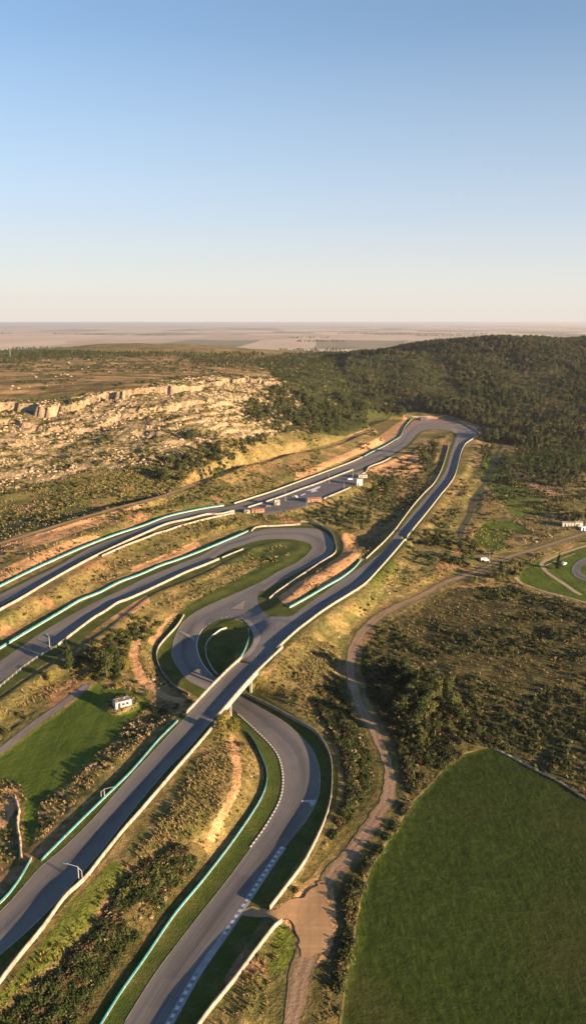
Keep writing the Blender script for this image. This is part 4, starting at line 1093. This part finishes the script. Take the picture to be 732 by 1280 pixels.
# ------------------------------------------------------------------ VEGETATION PROTOTYPES
def leaf_mat(name, a, b_, c, trans=.25):
    m, nt, b = mat(name)
    tc = nt.nodes.new('ShaderNodeTexCoord').outputs['Object']
    oi = nt.nodes.new('ShaderNodeObjectInfo').outputs['Random']
    n = noise(nt, tc, .9, 4, .6)
    cc_ = ramp(nt, math_(nt, 'ADD', math_(nt, 'MULTIPLY', n, .75), math_(nt, 'MULTIPLY', oi, .3)), [(.32, a), (.52, b_), (.75, c)])
    nt.links.new(cc_, b.inputs['Base Color']); b.inputs['Roughness'].default_value = .75; b.inputs['Specular IOR Level'].default_value = .15
    b.inputs['Subsurface Weight'].default_value = 0
    return m
M_bark = solid('bark', (.11, .08, .055), .95, .3, 4)
M_leaf = [leaf_mat('leaves_dark_green', (.012, .02, .006), (.028, .042, .011), (.055, .075, .02)),
          leaf_mat('leaves_olive', (.022, .03, .01), (.05, .06, .018), (.095, .1, .032)),
          leaf_mat('leaves_yellow_green', (.075, .075, .014), (.14, .13, .026), (.2, .17, .045)),
          leaf_mat('leaves_brown', (.035, .028, .014), (.075, .055, .027), (.13, .095, .05))]
M_straw = leaf_mat('dry_grass', (.16, .12, .05), (.3, .22, .1), (.46, .35, .18))
M_pampas = leaf_mat('pale_plumes', (.13, .1, .05), (.27, .21, .12), (.42, .34, .2))
def leaf_cloud(lobes, n, size, r):
    """n leaf clumps spread through ellipsoid lobes: list of (cx,cy,cz,rx,ry,rz)"""
    g = np.random.default_rng(r)
    vol = np.array([l[3] * l[4] * l[5] for l in lobes]) ** .7; vol /= vol.sum()
    k = g.choice(len(lobes), n, p=vol); Lb = np.array(lobes)[k]
    d = g.normal(size=(n, 3)); d /= np.linalg.norm(d, axis=1)[:, None]
    rr = g.uniform(.45, 1.0, n) ** .6
    c = Lb[:, :3] + d * Lb[:, 3:] * rr[:, None]
    nr = d + g.normal(size=(n, 3)) * .6 + np.array([0, 0, .35]); nr /= np.linalg.norm(nr, axis=1)[:, None]
    a = np.cross(nr, g.normal(size=(n, 3))); a /= np.linalg.norm(a, axis=1)[:, None]; b = np.cross(nr, a)
    s = size * g.uniform(.6, 1.35, n)[:, None]
    v = np.stack([c - a * s, c - b * s * .7 + nr * s * .15, c + a * s, c + b * s * .7 + nr * s * .15], 1).reshape(-1, 3)
    f = np.arange(n * 4).reshape(-1, 4)
    return v, f
def trunk_mb(h, r, limbs, seed):
    g = random.Random(seed); mb = MB()
    p = Vector((0, 0, -.3)); q = Vector((g.uniform(-.1, .1) * h * .3, g.uniform(-.1, .1) * h * .3, h * .5))
    mb.tube(p, q, r, r * .65, 7); top = Vector((q.x * 1.3, q.y * 1.3, h * .85)); mb.tube(q, top, r * .65, r * .2, 6)
    for i in range(limbs):
        t = g.uniform(.3, .8); s = p.lerp(q, min(1, t * 1.4)) if t < .6 else q.lerp(top, (t - .6) / .4)
        a = g.uniform(0, 6.28); l = h * g.uniform(.18, .34)
        mb.tube(s, s + Vector((math.cos(a) * l, math.sin(a) * l, l * .7)), r * .35, r * .1, 5)
    return mb
def tree_proto(kind, h, seed, hi, m):
    g = random.Random(seed); lobes = []
    if kind == 'round':
        for i in range(8):
            a = g.uniform(0, 6.28); d = g.uniform(.05, .24) * h; rr = g.uniform(.13, .22) * h
            lobes.append((math.cos(a) * d, math.sin(a) * d, h * g.uniform(.26, .82), rr, rr, rr * g.uniform(.7, 1)))
    elif kind == 'column':
        for i in range(9):
            t = i / 8; rr = h * (.16 * (1 - t) ** .7 + .035)
            lobes.append((g.uniform(-.04, .04) * h, g.uniform(-.04, .04) * h, h * (.16 + .78 * t), rr * g.uniform(.8, 1.2), rr * g.uniform(.8, 1.2), h * .1))
    else:  # pine: broad irregular layers
        for i in range(9):
            a = g.uniform(0, 6.28); t = g.uniform(0, 1); d = g.uniform(.05, .22) * h * (1 - t * .6)
            rr = g.uniform(.1, .17) * h
            lobes.append((math.cos(a) * d, math.sin(a) * d, h * (.24 + .64 * t), rr * 1.1, rr * 1.1, rr * .6))
    n = 1500 if hi else 260
    v, f = leaf_cloud(lobes, n, h * (.028 if hi else .055), seed)
    return v, f, trunk_mb(h, h * .028, 5 if hi else 2, seed), m
def shrub_proto(seed, n, size, m, squash=.75, h=1.0):
    g = random.Random(seed); lobes = []
    for i in range(6):
        a = g.uniform(0, 6.28); d = g.uniform(0, .55); rr = g.uniform(.3, .55)
        lobes.append((math.cos(a) * d, math.sin(a) * d, rr * .6 * h, rr, rr, rr * squash * h))
    v, f = leaf_cloud(lobes, n, size, seed)
    v[:, 2] = np.maximum(v[:, 2], -.05)
    return v, f, m
def rock_proto(seed):
    import bmesh
    bm = bmesh.new(); bmesh.ops.create_icosphere(bm, subdivisions=2, radius=1)
    g = np.random.default_rng(seed); k = g.normal(size=(9, 3)); k /= np.linalg.norm(k, axis=1)[:, None]; dd = g.uniform(.55, .9, 9)
    for v in bm.verts:
        p = np.array(v.co)
        for a, b in zip(k, dd):
            e = p @ a - b
            if e > 0: p -= a * e
        p *= np.array([1.25, .95, .75]); v.co = p
    vs = [tuple(v.co) for v in bm.verts]; fs = [tuple(x.index for x in f.verts) for f in bm.faces]; bm.free()
    return vs, fs
M_rock = solid('sandstone', (.34, .25, .165), .9, .35, .7)
def tuft_proto(seed, n, m, plume=False):
    g = random.Random(seed); vs = []; fs = []
    for i in range(n):
        a = g.uniform(0, 6.28); d = g.uniform(.05, .35); l = g.uniform(.5, 1.0); w = g.uniform(.06, .12) * (1.6 if plume else 1)
        x, y = math.cos(a) * d * .4, math.sin(a) * d * .4; ex, ey = math.cos(a) * d * 1.8, math.sin(a) * d * 1.8
        px_, py_ = -math.sin(a) * w, math.cos(a) * w; k = len(vs)
        vs += [(x - px_, y - py_, -.05), (x + px_, y + py_, -.05), (ex + px_, ey + py_, l * .8), (ex * 1.2, ey * 1.2, l), (ex - px_, ey - py_, l * .8)]
        fs.append((k, k + 1, k + 2, k + 3, k + 4))
    return vs, fs, m

proto_col = bpy.data.collections.new('plant_library')
def scatter(name, protos, pts, scl, rot, kidx, label=None, cat=None, kind='stuff', group=None):
    """one object: instances of the prototype meshes on points"""
    c = bpy.data.collections.new(name + '_library')
    for i, (v, f, mats, mi) in enumerate(protos):
        o = mesh_obj(f'{name}_{i:02d}', v, f, mats, mi=mi, link=False); c.objects.link(o)
    me_ = bpy.data.meshes.new(name)
    me_.vertices.add(len(pts)); me_.vertices.foreach_set('co', np.asarray(pts, np.float32).ravel())
    for nm, ty, dat in (('scl', 'FLOAT', scl), ('rotz', 'FLOAT', rot), ('kidx', 'INT', kidx)):
        a = me_.attributes.new(nm, ty, 'POINT'); a.data.foreach_set('value', np.asarray(dat, np.float32 if ty == 'FLOAT' else np.int32))
    o = bpy.data.objects.new(name, me_); col.objects.link(o)
    ng = bpy.data.node_groups.new(name + '_scatter', 'GeometryNodeTree')
    ng.interface.new_socket('Geometry', in_out='INPUT', socket_type='NodeSocketGeometry')
    ng.interface.new_socket('Geometry', in_out='OUTPUT', socket_type='NodeSocketGeometry')
    gi = ng.nodes.new('NodeGroupInput'); go = ng.nodes.new('NodeGroupOutput')
    ip = ng.nodes.new('GeometryNodeInstanceOnPoints'); ci = ng.nodes.new('GeometryNodeCollectionInfo')
    ci.inputs['Collection'].default_value = c; ci.inputs['Separate Children'].default_value = True; ci.inputs['Reset Children'].default_value = True
    def na(nm, ty):
        a = ng.nodes.new('GeometryNodeInputNamedAttribute'); a.data_type = ty; a.inputs['Name'].default_value = nm; return a.outputs['Attribute']
    cx = ng.nodes.new('ShaderNodeCombineXYZ'); ng.links.new(na('rotz', 'FLOAT'), cx.inputs[2])
    cs = ng.nodes.new('ShaderNodeCombineXYZ'); s_ = na('scl', 'FLOAT')
    for i in range(3): ng.links.new(s_, cs.inputs[i])
    ng.links.new(gi.outputs[0], ip.inputs['Points']); ng.links.new(ci.outputs[0], ip.inputs['Instance'])
    ip.inputs['Pick Instance'].default_value = True
    ng.links.new(na('kidx', 'INT'), ip.inputs['Instance Index'])
    ng.links.new(cx.outputs[0], ip.inputs['Rotation']); ng.links.new(cs.outputs[0], ip.inputs['Scale'])
    ng.links.new(ip.outputs[0], go.inputs[0])
    md = o.modifiers.new('scatter', 'NODES'); md.node_group = ng
    tag(o, label, cat, group, kind)
    return o

APRON = [(244,800),(255,772),(300,735),(328,722),(340,738),(362,745),(420,732),(400,775),(352,806),(315,850),(262,850),(246,830)]
# ---- candidate generation in world space
def rand_world(n, x0, x1, y0, y1): return rng.uniform(x0, x1, n), rng.uniform(y0, y1, n)
trk = sampler(np.minimum(trackd, 50)); bedS = sampler(bedmask); rockS = sampler(m_rock)
def prep(x, y, track_clear=3.2, bedmax=.9):
    z = hz(x, y); u, v, d = project(x, y, z)
    ok = (trk(x, y) > track_clear) & (bedS(x, y) < bedmax) & ~inpoly(u, v, APRON) & ~inpoly(u, v, paddock_px)
    return z, u, v, d, ok
def inside(name, u, v): return inpoly(u, v, POLY[name])
def any_in(names, u, v):
    r = np.zeros(u.shape, bool)
    for n in names: r |= inside(n, u, v)
    return r
DENSE_BLOCKS = [  # clumps of trees on the left hill and elsewhere (pixel polygons)
 [(190,600),(195,582),(225,572),(262,560),(285,560),(290,590),(270,600),(240,604),(215,606)],
 [(262,575),(300,555),(330,548),(345,552),(330,562),(290,580)],
 [(300,520),(310,505),(345,510),(385,530),(380,545),(340,540)],
 [(330,500),(350,480),(390,500),(430,520),(420,545),(385,545),(360,520)],
 [(235,448),(290,442),(330,448),(325,460),(290,462),(240,458)],
 [(-40,449),(60,440),(330,442),(330,446),(150,447),(0,455),(-40,458)],
 [(516,680),(525,670),(560,672),(600,680),(598,690),(560,688),(530,684)],
 [(530,708),(545,698),(590,700),(590,710),(560,716),(535,716)],
 [(598,712),(630,700),(660,706),(650,722),(620,730),(600,722)],
 [(522,568),(540,552),(552,560),(546,585),(530,592)],
 [(405,640),(425,628),(440,640),(470,655),(455,665),(420,655),(395,650)],
 [(455,615),(475,598),(500,600),(485,625),(470,650),(462,640)],
 [(640,560),(720,545),(760,560),(740,600),(700,610),(660,600)],
 [(600,560),(625,560),(650,590),(640,610),(600,600)],
 [(690,655),(700,648),(735,645),(735,652),(700,657)],
 [(228,545),(250,540),(270,552),(240,556)],
]
# ---- TREES
tx = []; 
def add_trees(n, x0, x1, y0, y1, test, smin, smax, kinds, zone, mind=0):
    x, y = rand_world(n, x0, x1, y0, y1); z, u, v, d, ok = prep(x, y, 6.0, .5)
    ok &= test(x, y, u, v)
    x, y, z, u, v, d = x[ok], y[ok], z[ok], u[ok], v[ok], d[ok]
    s = rng.uniform(smin, smax, len(x)) ; k = rng.choice(kinds, len(x))
    tx.extend(zip(x, y, z, u, v, d, s, k, [zone] * len(x)))
gap = lambda x, y, s, seed, th: fbm(x, y, s, 3, seed) > th
add_trees(60000, -420, 1500, 870, 2050, lambda x, y, u, v: inside('forest', u, v) & (u > 430 + 60 * (fbm(x, y, 120, 2, 79) - .5)) & ((fbm(x, y, 80, 4, 77) > .46) | (rng.random(len(x)) < .13)), 6, 13, [0, 0, 1, 1, 3, 4, 4, 5, 6], 'forest')
add_trees(15000, -420, 1300, 560, 1100, lambda x, y, u, v: inside('forest', u, v) & (u > 480) & gap(x, y, 60, 78, .42), 6, 14, [0, 0, 1, 3, 4, 5, 6], 'forest')
add_trees(13000, -420, 300, 600, 1900, lambda x, y, u, v: inside('forest', u, v) & (u < 480) & gap(x, y, 60, 80, .5), 3.5, 8, [0, 1, 3, 4], 'forest')
for i, pl in enumerate(DENSE_BLOCKS):
    w = hit([p[0] for p in pl], [p[1] for p in pl]); x0, x1, y0, y1 = w[:, 0].min(), w[:, 0].max(), w[:, 1].min(), w[:, 1].max()
    area = (x1 - x0) * (y1 - y0)
    zone = 'plateau' if i in (4, 5) else ('hillside' if i in (0, 1, 2, 3, 15) else ('infield' if i in (9, 10, 11) else 'valley'))
    s0, s1 = {'hillside': (6, 10), 'plateau': (4, 7), 'infield': (4, 8), 'valley': (4, 8)}[zone]
    add_trees(int(min(5000, area / (42 if zone != 'plateau' else 90))), x0, x1, y0, y1, lambda x, y, u, v: inpoly(u, v, pl), s0, s1, [0, 1, 3, 4], zone)
add_trees(520, -10, 110, 150, 320, lambda x, y, u, v: inside('shade', u, v) & (u > 475), 7, 13, [0, 0, 1, 3], 'roadside')
solo = [ # u, v(foot), size, proto, label
 (86, 838, 11.9, 6, 'slim dark olive tree with long shadow, beside the middle track leg'),
 (63, 853, 6.4, 2, 'small yellow-green tree left of the slim dark olive tree'),
 (134, 847, 12, 1, 'bushy olive tree just above the small green field'),
 (122, 835, 8, 3, 'lowest tree of the olive clump above the small green field, at its left'),
 (136, 826, 10, 4, 'dark tree at the back of the olive clump above the small green field'),
 (160, 838, 7, 2, 'yellowish bushy tree at the right end of the clump above the small green field'),
 (147, 842, 10.9, 6, 'pointed dark tree touching the right side of the bushy olive tree'),
 (279, 915, 7.7, 2, 'bright yellow-green tree at the foot of the bridge, the left one of two'),
 (293, 917, 7.3, 2, 'bright yellow-green tree at the foot of the bridge, the right one of two'),
 (697, 712, 9.8, 6, 'lone dark slim tree inside the green kart circuit'),
 (203, 603, 11.2, 1, 'lone round tree on the lower rocky slope with a long shadow'),
 (543, 572, 18.2, 1, 'largest round tree inside the far hairpin'),
 (528, 578, 12.6, 4, 'smaller tree left of the largest tree inside the far hairpin'),
 (482, 880, 8.4, 1, 'lone pale round tree in the shaded ground right of the gravel road'),
 (500, 858, 12.6, 6, 'tallest dark pointed tree in the clump right of the gravel road'),
]
M_TK = [('pine', M_leaf[0]), ('round', M_leaf[1]), ('round', M_leaf[2]), ('pine', M_leaf[1]), ('round', M_leaf[0]), ('round', M_leaf[3]), ('column', M_leaf[0])]
DESC = ['dark green pine', 'olive round-crowned tree', 'yellow-green bushy tree', 'olive layered pine', 'dark green round-crowned tree', 'brownish thin-crowned tree', 'dark pointed tree']
def merged(pr):
    v, f, tm, m = pr; n = len(v)
    vs = np.vstack([v, np.array(tm.v)]); fs = [tuple(q) for q in f.tolist()] + [tuple(n + i for i in q) for q in tm.f]
    return vs, fs, [m, M_bark], [0] * len(f) + [1] * len(tm.f)
hi_p = [tree_proto(k, 1.0, 100 + i, True, m) for i, (k, m) in enumerate(M_TK)]
lo_p = [tree_proto(k, 1.0, 200 + i, False, m) for i, (k, m) in enumerate(M_TK)]
def tree_meshes(pr, tagname):
    v, f, tm, m = pr
    c = mesh_obj('crown', v, f, m, link=False).data; t = mesh_obj('trunk', tm.v, tm.f, M_bark, link=False).data
    return c, t
for o_ in list(bpy.data.objects):
    pass
hi_m = [tree_meshes(p_, 'hi') for p_ in hi_p]; lo_m = [tree_meshes(p_, 'lo') for p_ in lo_p]
def place_tree(x, y, z, s, k, label, group, hi=True):
    c, t = (hi_m if hi else lo_m)[k]
    o = empty('tree', (x, y, z), rnd.uniform(0, 6.28)); o.scale = (s * rnd.uniform(.88, 1.12),) * 2 + (s,)
    tag(o, label, 'tree', group)
    for nm, d_ in (('crown', c), ('trunk', t)):
        ch = bpy.data.objects.new(nm, d_); col.objects.link(ch); ch.parent = o
for u, v, s, k, lb in solo:
    p = hit(u, v)[0]; place_tree(p[0], p[1], p[2], s, k, lb, None)
ZT = {'forest': 'near the lower edge of the hillside forest', 'hillside': 'in the woodland patches below the rocky cliff', 'plateau': 'on the flat hilltop above the cliff',
      'infield': 'on the rough ground inside the circuit', 'valley': 'in the valley thickets right of the main straight', 'roadside': 'in the shaded clump right of the gravel road'}
tx.sort(key=lambda q: -(q[6] / q[5]) if (0 < q[3] < 732 and q[4] < 1300) else 1)
for q in tx[:285]:
    x, y, z, u, v, d, s, k, zone = q
    place_tree(x, y, z, s, k, f'{DESC[k]} {ZT[zone]}', f'{DESC[k]}s {ZT[zone]}', d < 420)
rest = tx[285:]
A = np.array([r[:3] for r in rest]); 
scatter('forest', [merged(p_) for p_ in lo_p], A, [r[6] for r in rest], rng.uniform(0, 6.28, len(rest)), [r[7] for r in rest],
        'dense mass of dark green and olive trees covering the far hillside', 'forest')
print('TREES', len(tx))

# ---- SHRUBS
sh = []
def add_shrubs(n, x0, x1, y0, y1, test, smin, smax, kinds, zone, pw=1.6, clear=4.2):
    x, y = rand_world(n, x0, x1, y0, y1); z, u, v, d, ok = prep(x, y, clear, .75)
    ok &= test(x, y, u, v)
    x, y, z, u, v, d = x[ok], y[ok], z[ok], u[ok], v[ok], d[ok]
    s = smin + (smax - smin) * rng.random(len(x)) ** pw; k = rng.choice(kinds, len(x))
    sh.extend(zip(x, y, z, u, v, d, s, k, [zone] * len(x)))
green_all = ['field', 'green', 'kart', 'soil1', 'soil2', 'soil3', 'soil4']
add_shrubs(30000, 20, 420, 140, 480, lambda x, y, u, v: inside('scrub', u, v) & (fbm(x, y, 24, 4, 5) > .47), .4, 2.1, [0, 0, 1, 1, 1, 3, 1], 'scrubland')
add_shrubs(22000, 10, 90, 95, 320, lambda x, y, u, v: any_in(['beltR'], u, v) & (fbm(x, y, 9, 2, 6) > .3), .7, 2.4, [0, 1, 1, 3, 3], 'beltR')
add_shrubs(15000, 0, 60, 100, 320, lambda x, y, u, v: any_in(['beltL'], u, v) & (fbm(x, y, 9, 2, 7) > .36), .7, 2.4, [0, 0, 1, 3], 'beltL')
add_shrubs(5000, 0, 130, 170, 320, lambda x, y, u, v: inside('shade', u, v), .9, 2.4, [0, 0, 1, 3], 'beltR')
add_shrubs(24000, -80, 0, 85, 210, lambda x, y, u, v: any_in(['brushA'], u, v) & (fbm(x, y, 9, 3, 8) > .4), .6, 2.3, [0, 0, 1, 3], 'brushA')
add_shrubs(12000, -330, 230, 100, 560, lambda x, y, u, v: ~any_in(green_all + ['scrub', 'beltR', 'beltL', 'brushA', 'rock'], u, v) & (fbm(x, y, 16, 3, 12) > .54), .45, 1.9, [0, 1, 1, 2, 3], 'circuit', 2.0)
add_shrubs(9000, 60, 520, 420, 950, lambda x, y, u, v: ~any_in(green_all + ['forest', 'meadow', 'meadow2'], u, v) & (fbm(x, y, 40, 3, 13) > .47), .9, 3.0, [0, 0, 1, 1, 3], 'valley')
add_shrubs(60000, -480, 120, 500, 1050, lambda x, y, u, v: (any_in(['rock'], u, v) | ((v > 520) & (v < 660) & (u < 400))) & (fbm(x, y, 24, 3, 14) > np.where(v < 580, .52, .47)), .5, 1.9, [0, 1, 1, 1, 2, 2, 4], 'rocky')
add_shrubs(9000, -700, 200, 800, 1900, lambda x, y, u, v: inside('plateau', u, v) & (fbm(x, y, 70, 3, 15) > .52), 1.2, 3.4, [0, 1, 1], 'plateau')
add_shrubs(30000, -450, 1300, 700, 1800, lambda x, y, u, v: inside('forest', u, v), 1.2, 4.0, [0, 1, 1, 2], 'forestfloor')
add_shrubs(3500, -90, 10, 205, 350, lambda x, y, u, v: inpoly(u, v, [(85,800),(130,770),(200,745),(225,755),(190,800),(165,800),(150,850),(100,850),(80,830)]), 1.0, 2.6, [0, 1, 1, 1, 2], 'infieldbank')
add_shrubs(5000, -100, 20, 90, 380, lambda x, y, u, v: any_in(['strawC', 'strawB', 'brushA'], u, v) & (fbm(x, y, 8, 3, 44) > .5), .5, 1.5, [4], 'pale')
add_shrubs(2500, 0, 70, 100, 300, lambda x, y, u, v: any_in(['beltL'], u, v) & (fbm(x, y, 8, 3, 45) > .55), .4, 1.2, [4], 'pale')
add_shrubs(2500, 0, 120, 250, 500, lambda x, y, u, v: any_in(['strawE'], u, v), .6, 1.8, [4, 4, 2], 'pale')
add_shrubs(2600, -75, -45, 195, 290, lambda x, y, u, v: inpoly(u, v, [(132,884),(138,873),(152,868),(172,870),(175,880),(162,892),(143,893)]) & (np.hypot(x - mx, y - my) > 3.6), .3, .75, [3, 4, 1], 'hut')
SK = [M_leaf[0], M_leaf[1], M_leaf[2], M_leaf[3], M_pampas]
SD = ['dark green shrub', 'olive shrub', 'yellow-green shrub', 'brown leggy shrub', 'pale straw-coloured bush']
SZ = {'scrubland': 'scattered over the open scrubland right of the gravel road', 'beltR': 'in the brush belt between gravel road and dark green field', 'beltL': 'in the brush belt between lower loop and gravel road',
      'brushA': 'in the dark thicket between near straight and lower loop', 'circuit': 'on the rough ground between the track legs', 'valley': 'on the valley floor right of the far straight',
      'rocky': 'on the rocky hillside at left', 'plateau': 'on the flat hilltop above the cliff', 'forestfloor': 'under the hillside forest', 'infieldbank': 'on the bank between the middle track leg and the left hairpin', 'pale': 'among darker plants on the banks of the circuit', 'hut': 'on the mound around the white hut'}
sp = [shrub_proto(300 + i, 230, .12, m) for i, m in enumerate(SK)] + [shrub_proto(320 + i, 60, .22, m) for i, m in enumerate(SK)]
sm = [mesh_obj('shrub', v_, f_, m_, link=False).data for v_, f_, m_ in sp[:5]]
sh.sort(key=lambda q: -(q[6] / q[5]) if (0 < q[3] < 732 and q[4] < 1280) else 1)
for q in sh[:290]:
    x, y, z, u, v, d, s, k, zone = q
    o = bpy.data.objects.new('shrub', sm[k]); col.objects.link(o); o.location = (x, y, z); o.rotation_euler = (0, 0, rnd.uniform(0, 6.28)); o.scale = (s, s, s * rnd.uniform(.8, 1.2))
    tag(o, f'{SD[k]} {SZ[zone]}', 'shrub', f'{SD[k]}s {SZ[zone]}')
rest = sh[290:]
scatter('undergrowth', [(v_, f_, [m_], None) for v_, f_, m_ in sp], [r[:3] for r in rest], [r[6] for r in rest], rng.uniform(0, 6.28, len(rest)),
        [r[7] + (5 if r[5] > 420 else 0) for r in rest], 'low olive and brown undergrowth covering the rough ground', 'undergrowth')
print('SHRUBS', len(sh))

# ---- TUSSOCKS
tp = [tuft_proto(400 + i, 16, m, pl) for i, (m, pl) in enumerate(((M_straw, False), (M_straw, False), (M_leaf[1], False), (M_pampas, True), (M_leaf[2], False)))]
T = []
def add_tuft(n, x0, x1, y0, y1, test, smin, smax, kinds, clear=3.6):
    x, y = rand_world(n, x0, x1, y0, y1); z, u, v, d, ok = prep(x, y, clear, .8)
    ok &= test(x, y, u, v)
    x, y, z = x[ok], y[ok], z[ok]
    T.append(np.column_stack([x, y, z, rng.uniform(smin, smax, len(x)), rng.choice(kinds, len(x))]))
ng_ = ['field', 'green', 'kart', 'soil1', 'soil2', 'soil3', 'soil4']
add_tuft(60000, -140, 140, 85, 330, lambda x, y, u, v: ~any_in(ng_ + ['scrub', 'shade'], u, v) & (fbm(x, y, 7, 3, 21) > .46), .25, .75, [0, 0, 1, 2, 2])
add_tuft(30000, -80, 80, 85, 330, lambda x, y, u, v: any_in(['straw', 'strawB', 'strawC', 'strawD'], u, v), .3, .8, [0, 1, 1, 2])
add_tuft(9000, -80, 90, 85, 330, lambda x, y, u, v: any_in(['brushA', 'beltL', 'strawB'], u, v) & (fbm(x, y, 6, 2, 22) > .6), .6, 1.5, [3])
add_tuft(22000, 10, 260, 140, 420, lambda x, y, u, v: any_in(['scrub', 'shade', 'beltR', 'beltL'], u, v), .3, .9, [2, 2, 2, 0])
add_tuft(40000, -300, 300, 330, 700, lambda x, y, u, v: ~any_in(ng_ + ['rock', 'scrub'], u, v) & (fbm(x, y, 12, 3, 23) > .5), .5, 1.2, [0, 1, 2])
add_tuft(7000, -80, 30, 85, 260, lambda x, y, u, v: any_in(['lime1', 'lime3'], u, v), .3, .7, [4])
add_tuft(1500, 150, 260, 420, 560, lambda x, y, u, v: inpoly(u, v, [(618,690),(625,680),(655,673),(692,668),(692,672),(660,680),(630,692)]), .8, 2.0, [3, 0])
T = np.vstack(T)
scatter('grass_tussocks', [(v_, f_, [m_], None) for v_, f_, m_ in tp], T[:, :3], T[:, 3], rng.uniform(0, 6.28, len(T)), T[:, 4].astype(int), 'dry straw-coloured grass tussocks over the banks', 'grass')
print('TUFTS', len(T))

# ---- ROCKS
rk = []
def add_rocks(n, x0, x1, y0, y1, test, smin, smax, zone, clear=4.0, pw=2.2):
    x, y = rand_world(n, x0, x1, y0, y1); z, u, v, d, ok = prep(x, y, clear, .6)
    ok &= test(x, y, u, v)
    x, y, z, u, v, d = x[ok], y[ok], z[ok], u[ok], v[ok], d[ok]
    s = smin + (smax - smin) * rng.random(len(x)) ** pw
    rk.extend(zip(x, y, z, u, v, d, s, [zone] * len(x)))
add_rocks(38000, -480, 120, 540, 1050, lambda x, y, u, v: any_in(['rock'], u, v) & (fbm(x, y, 18, 3, 61) > .5) & (rng.random(len(x)) < np.clip(1.6 - (v - 490) / 130, .5, 1)), .35, 1.9, 'rocky', pw=3.0)
add_rocks(1500, -700, 60, 750, 1500, lambda x, y, u, v: inside('plateau', u, v) & (fbm(x, y, 50, 3, 62) > .55), .8, 2.4, 'plateau')
add_rocks(500, -220, 40, 240, 480, lambda x, y, u, v: inpoly(u, v, [(0,760),(80,725),(290,655),(290,680),(160,715),(0,800)]), .3, .9, 'bank')
add_rocks(260, -40, 0, 120, 240, lambda x, y, u, v: inpoly(u, v, [(305,950),(330,960),(325,985),(262,1075),(255,1060),(300,1000)]), .2, .8, 'loop')
add_rocks(200, -70, -30, 180, 320, lambda x, y, u, v: inpoly(u, v, [(180,800),(195,830),(230,870),(215,875),(180,850)]), .3, 1.1, 'hairpin')
add_rocks(500, 0, 120, 170, 420, lambda x, y, u, v: inside('strawD', u, v) | inside('beltL', u, v), .25, .8, 'slope')
add_rocks(400, 150, 320, 420, 620, lambda x, y, u, v: inpoly(u, v, [(578,665),(585,650),(605,650),(615,660),(590,672)]) | inpoly(u, v, [(625,684),(660,674),(692,668),(692,671),(640,686)]), .5, 1.4, 'valleyrocks')
RZ = {'rocky': 'jutting from the rocky cliff on the left hill', 'plateau': 'lying on the flat hilltop', 'bank': 'on the grassy bank between the two upper track legs', 'loop': 'at the foot of the orange cut bank by the lower loop',
      'hairpin': 'below the orange bank outside the left hairpin', 'slope': 'on the slope between main straight and gravel road', 'valleyrocks': 'in the rubble on the valley floor'}
rps = [rock_proto(500 + i) for i in range(4)]
rms = [mesh_obj('boulder', v_, f_, M_rock, link=False).data for v_, f_ in rps]
rk.sort(key=lambda q: -(q[6] / q[5]) if (0 < q[3] < 732 and q[4] < 1280) else 1)
for i, q in enumerate(rk[:290]):
    x, y, z, u, v, d, s, zone = q
    o = bpy.data.objects.new('boulder', rms[i % 4]); col.objects.link(o); o.location = (x, y, z - s * .12); o.rotation_euler = (rnd.uniform(-.3, .3), rnd.uniform(-.3, .3), rnd.uniform(0, 6.28)); o.scale = (s, s, s)
    tag(o, f'tan sandstone boulder {RZ[zone]}', 'boulder', f'boulders {RZ[zone]}')
rest = rk[290:]
scatter('loose_rocks', [(v_, f_, [M_rock], None) for v_, f_ in rps], [(r[0], r[1], r[2] - r[6] * .12) for r in rest], [r[6] for r in rest], rng.uniform(0, 6.28, len(rest)), rng.integers(0, 4, len(rest)),
        'tan sandstone rubble strewn over the hillside', 'rocks')
print('ROCKS', len(rk))

# ---- far shelter belts on the plain
fb = []
for i in range(26):
    yy = rng.uniform(3200, 16000); xx = rng.uniform(-.45, .45) * yy; ln = rng.uniform(150, 900) * (yy / 6000) ** .5; dp = rng.uniform(30, 200)
    n = int(min(260, ln / 9)); fb.append(np.column_stack([xx + rng.uniform(-ln / 2, ln / 2, n), yy + rng.uniform(0, dp, n)]))
fb = np.vstack(fb); fz = hz(fb[:, 0], fb[:, 1])
scatter('shelter_belts', [merged(lo_p[i]) for i in (0, 4)], np.column_stack([fb, fz]), rng.uniform(12, 22, len(fb)), rng.uniform(0, 6, len(fb)), rng.integers(0, 2, len(fb)), 'dark lines of trees far out on the hazy plain', 'woodland')

# ------------------------------------------------------------------ HAZE
m = bpy.data.materials.new('haze'); m.use_nodes = True; nt = m.node_tree; nt.nodes.clear()
out = nt.nodes.new('ShaderNodeOutputMaterial'); pv = nt.nodes.new('ShaderNodeVolumePrincipled')
pv.inputs['Color'].default_value = (.93, .93, .96, 1); pv.inputs['Density'].default_value = .00004; pv.inputs['Anisotropy'].default_value = 0.45
nt.links.new(pv.outputs[0], out.inputs['Volume'])
xa, xb, ya, yb = gx[0] - 100, gx[-1] + 100, gy[0] - 100, gy[-1] + 100
za, zb = float(Z.min()) - 1, max(H, float(Z.max()) + 16) + 3
v, f = box_vf(((xa + xb) / 2, (ya + yb) / 2, (za + zb) / 2), (xb - xa, yb - ya, zb - za))
hz_o = mesh_obj('haze', v, f, m); tag(hz_o, kind='stuff')
